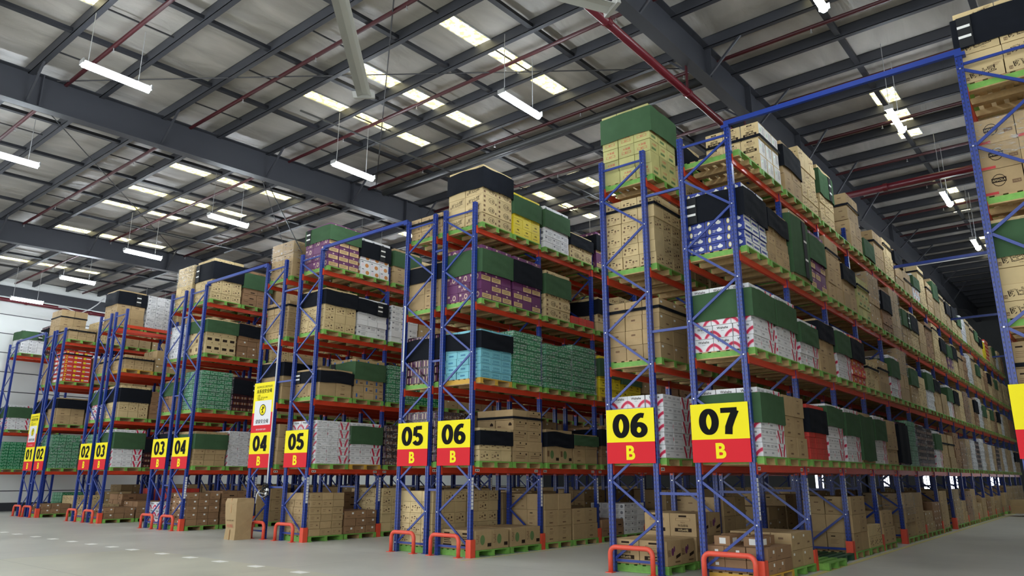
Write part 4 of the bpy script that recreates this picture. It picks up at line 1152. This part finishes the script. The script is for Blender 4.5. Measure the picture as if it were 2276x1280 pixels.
T['2a', 2] = ['wh,1.2,g', 'kp,1.1,', 'kb,1.1,', 'kp,1.1,']
T['2a', 1] = ['gc,1.3,f', 'kp,1.1,', 'kb,1.1,', 'kp,1.1,']
T['2a', 0] = ['kc,.4,', 'rc,.8,', 'rp,1.1,', 'kb,.6,']
T['1d', 4] = ['kl,.57,s', 'kc,.9,', 'kb,1.0,', 'kp,1.1,']
T['1d', 3] = ['rw,1.4,s', 'kp,1.1,', 'kb,1.1,', 'kp,1.1,']
T['1d', 2] = ['kb,1.17,kT', 'kp,1.1,k', 'kb,1.1,', 'kp,1.1,']
T['1d', 1] = ['gc,1.45,f', 'kp,1.1,k', 'kb,1.1,', 'kp,1.1,']
T['1d', 0] = ['kd,.42,', 'kc,.7,', 'kp,.9,', 'kb,.6,']
T['1a', 4] = ['kb,1.56,s', 'kp,.6,', 'kb,1.1,']
T['1a', 3] = ['kl,.95,', 'kb,1.1,', 'kp,1.1,']
T['1a', 2] = ['kp,1.1,k', 'kb,1.1,', 'kp,1.1,']
T['1a', 1] = ['kd,1.1,', 'kb,1.1,', 'kp,1.1,']
T['1a', 0] = ['kd,.3,', 'gc,.9,', 'kp,.6,']
T['0d', 4] = ['wt,1.2,gT1', 'bo,1.6,k', '.']
T['0d', 2] = ['wh,1.2,g', 'wh,1.2,']
T['0d', 1] = ['gc,1.3,', 'gc,1.3,']
T['7a', 4] = ['yw,1.28,k2', 'kp,1.1,', 'kc,1.2,', 'kb,1.1,']
T['7a', 3] = ['nl,1.26,fu', 'kb,1.1,', 'kp,1.2,', 'kc,1.1,']
T['7a', 2] = ['yw,1.53,gT', 'kb,1.1,', 'kp,.9,', 'kb,1.1,']
T['7a', 1] = ['kb,1.5,s', 'wt,1.2,', 'kp,1.2,', 'kb,1.1,']
T['7a', 0] = ['kb,.8,', 'kb,.8,', 'kd,.6,']
GEN = ['kp,1.2,', 'kb,1.17,', 'kc,1.25,', 'kp,1.2,k', 'kb,1.17,g', 'kd,1.05,', 'rc,1.1,']
for key, R in ROWS.items():
    for l in range(5):
        if key == '0d' and l in (0, 3): continue
        tb_ = T.get((key, l), [])
        for s in range(R['nb'] * 2):
            spec = tb_[s] if s < len(tb_) else ('.' if key in ('0d',) else GEN[(s * 7 + l * 3) % len(GEN)])
            load(key, s, l, spec)

# ================================================================ LOOSE THINGS
# tall battered carton standing on the floor before the rack signed 04
tc_ = link('tall_carton', None, None, (-.55, 14.95, 0)); tag(tc_, 'tall battered brown carton standing alone on the floor before sign 04', 'carton')
V = []
for z, g in ((0, .0), (.3, .02), (.62, -.01), (1.0, -.03), (1.12, .0)):
    V += [(-.27 + g, .27 - g, z), (-.27 + g * .5, -.27, z), (.25, -.27 + g, z), (.25 - g, .29, z)]
Fc = [(3, 2, 1, 0)] + [(k * 4 + i, k * 4 + (i + 1) % 4, k * 4 + 4 + (i + 1) % 4, k * 4 + 4 + i) for k in range(4) for i in range(4)] + [(16, 17, 18, 19)]
m = MB().mesh(V, Fc, 'kraft')
build('carton_body', m, tc_)
m = MB(); m.text('ASIA FOODS CARE', (-.285, 0, .52), (0, -1, 0), (0, 0, 1), .035, 'print', 0, .36); m.text('安心食品', (-.285, 0, .38), (0, -1, 0), (0, 0, 1), .09, 'print_red', 0, .3)
m.box(-.288, -.1, .95, -.283, .05, .965, 'print_soft'); build('lettering', m, tc_)
m = MB().box(-.29, -.02, .0, -.282, .02, .28, 'tape').box(-.29, -.02, .72, -.27, .03, 1.13, 'tape'); build('packing_tape', m, tc_)
# safety harness hanging from the post above it
hs = link('safety_harness', None, None, (-.09, 14.35, 1.35)); tag(hs, 'black and white safety harness hanging on the rack post above the tall carton', 'safety harness')
m = MB(); r2 = random.Random(3)
for q in range(6):
    pts = [(-.03 + r2.uniform(-.05, .05), r2.uniform(-.1, .3), r2.uniform(-.22, .2)) for _ in range(5)]
    m.tube([tuple(p) for p in pts], .016, 'webbing_black', 6)
build('webbing', m, hs)
m = MB().tube([(-.06, .34, -.02), (-.12, .36, -.12), (-.14, .36, -.38)], .014, 'label_white', 6); build('white_strap', m, hs)
m = MB().tube([(-.07, -.06, -.14), (-.08, .1, -.2), (-.08, .3, -.16), (-.08, .32, -.08), (-.07, .1, -.1)], .012, 'galvanised', 6).box(-.1, -.12, -.02, -.06, -.05, .05, 'label_white'); build('buckle', m, hs)
# white conduit and socket box on the rack post signed 04
o = build('white_conduit', MB().tube([(-.08, 14.43, 1.5), (-.08, 14.43, 5.9)], .018, 'white_metal', 8)); tag(o, 'thin white conduit running up the post beside the tall safety sign 04', 'conduit')
o = build('socket_box', MB().box(-.13, 14.35, 1.22, -.05, 14.47, 1.38, 'label_white').box(-.134, 14.39, 1.28, -.13, 14.42, 1.33, 'print')); tag(o, 'small white box fixed to the post below tall safety sign 04', 'socket box')
o = build('white_conduit', MB().tube([(-.06, 8.86, 4.3), (-.06, 8.86, 6.0)], .02, 'white_metal', 8)); tag(o, 'short white strip on the post above the glare-edged sign 05', 'conduit')
# small flat parcels and two big noodle cartons on floor pallets
parcels = [(.35, .1, .0), (.75, .2, .0), (.3, .62, .0), (.8, .7, .0)]
pb = MB().box(0, 0, 0, .42, .3, .16, 'kraft_dark').box(.1, -.002, .03, .26, -.001, .13, 'label_white').box(-.002, .08, .03, -.001, .2, .13, 'label_white').box(0, .13, .16, .42, .17, .162, 'tape')
pd_ = pb.data('parcel')
for i, (x, y, z) in enumerate(parcels):
    o = link('parcel', pd_, None, (x - .1, y - .02, .565), RNG.uniform(-.2, .2)); tag(o, '%s small brown parcel with a white label on the low floor stack under sign 07' % ORD[i].replace('first', 'nearest'), 'parcel', 'small labelled parcels')
# crosswise pallets of long brown cartons at the far end of aisle 07
lb2 = MB().box(-.5, -1.1, 0, .5, 1.1, .62, 'kraft').box(-.502, -1.0, .3, -.5, 1.0, .32, 'tape')
for i, y in enumerate((-1.6, -4.0)):
    o = build('long_carton', lb2, None, (30.5, y, .142)); tag(o, 'long brown carton lying across the far end of aisle 07, %s' % ('nearer the left rack' if i == 0 else 'nearer the right rack'), 'carton')
    q = PAL['w'][1].place((29.95, y - .6, 0), 0, 'plain pallet under the long carton across aisle 07, %s' % ('left one' if i == 0 else 'right one'), None)
# a low dark pallet by the left edge
PAL['G'][0].place((2.2, 37.2, 0), 0, 'empty green pallet on the floor at the far left edge', None)

STUFF_LABEL.update({'cardboard_carton': 'remaining brown cardboard cartons stacked deep in the racks', 'drink_carton': 'remaining white drink cartons with red arches deep in the racks',
                    'wooden_pallet': 'remaining pallets far down the racks', 'rack_beam': 'remaining orange rack beams far down the rows'})
flush()
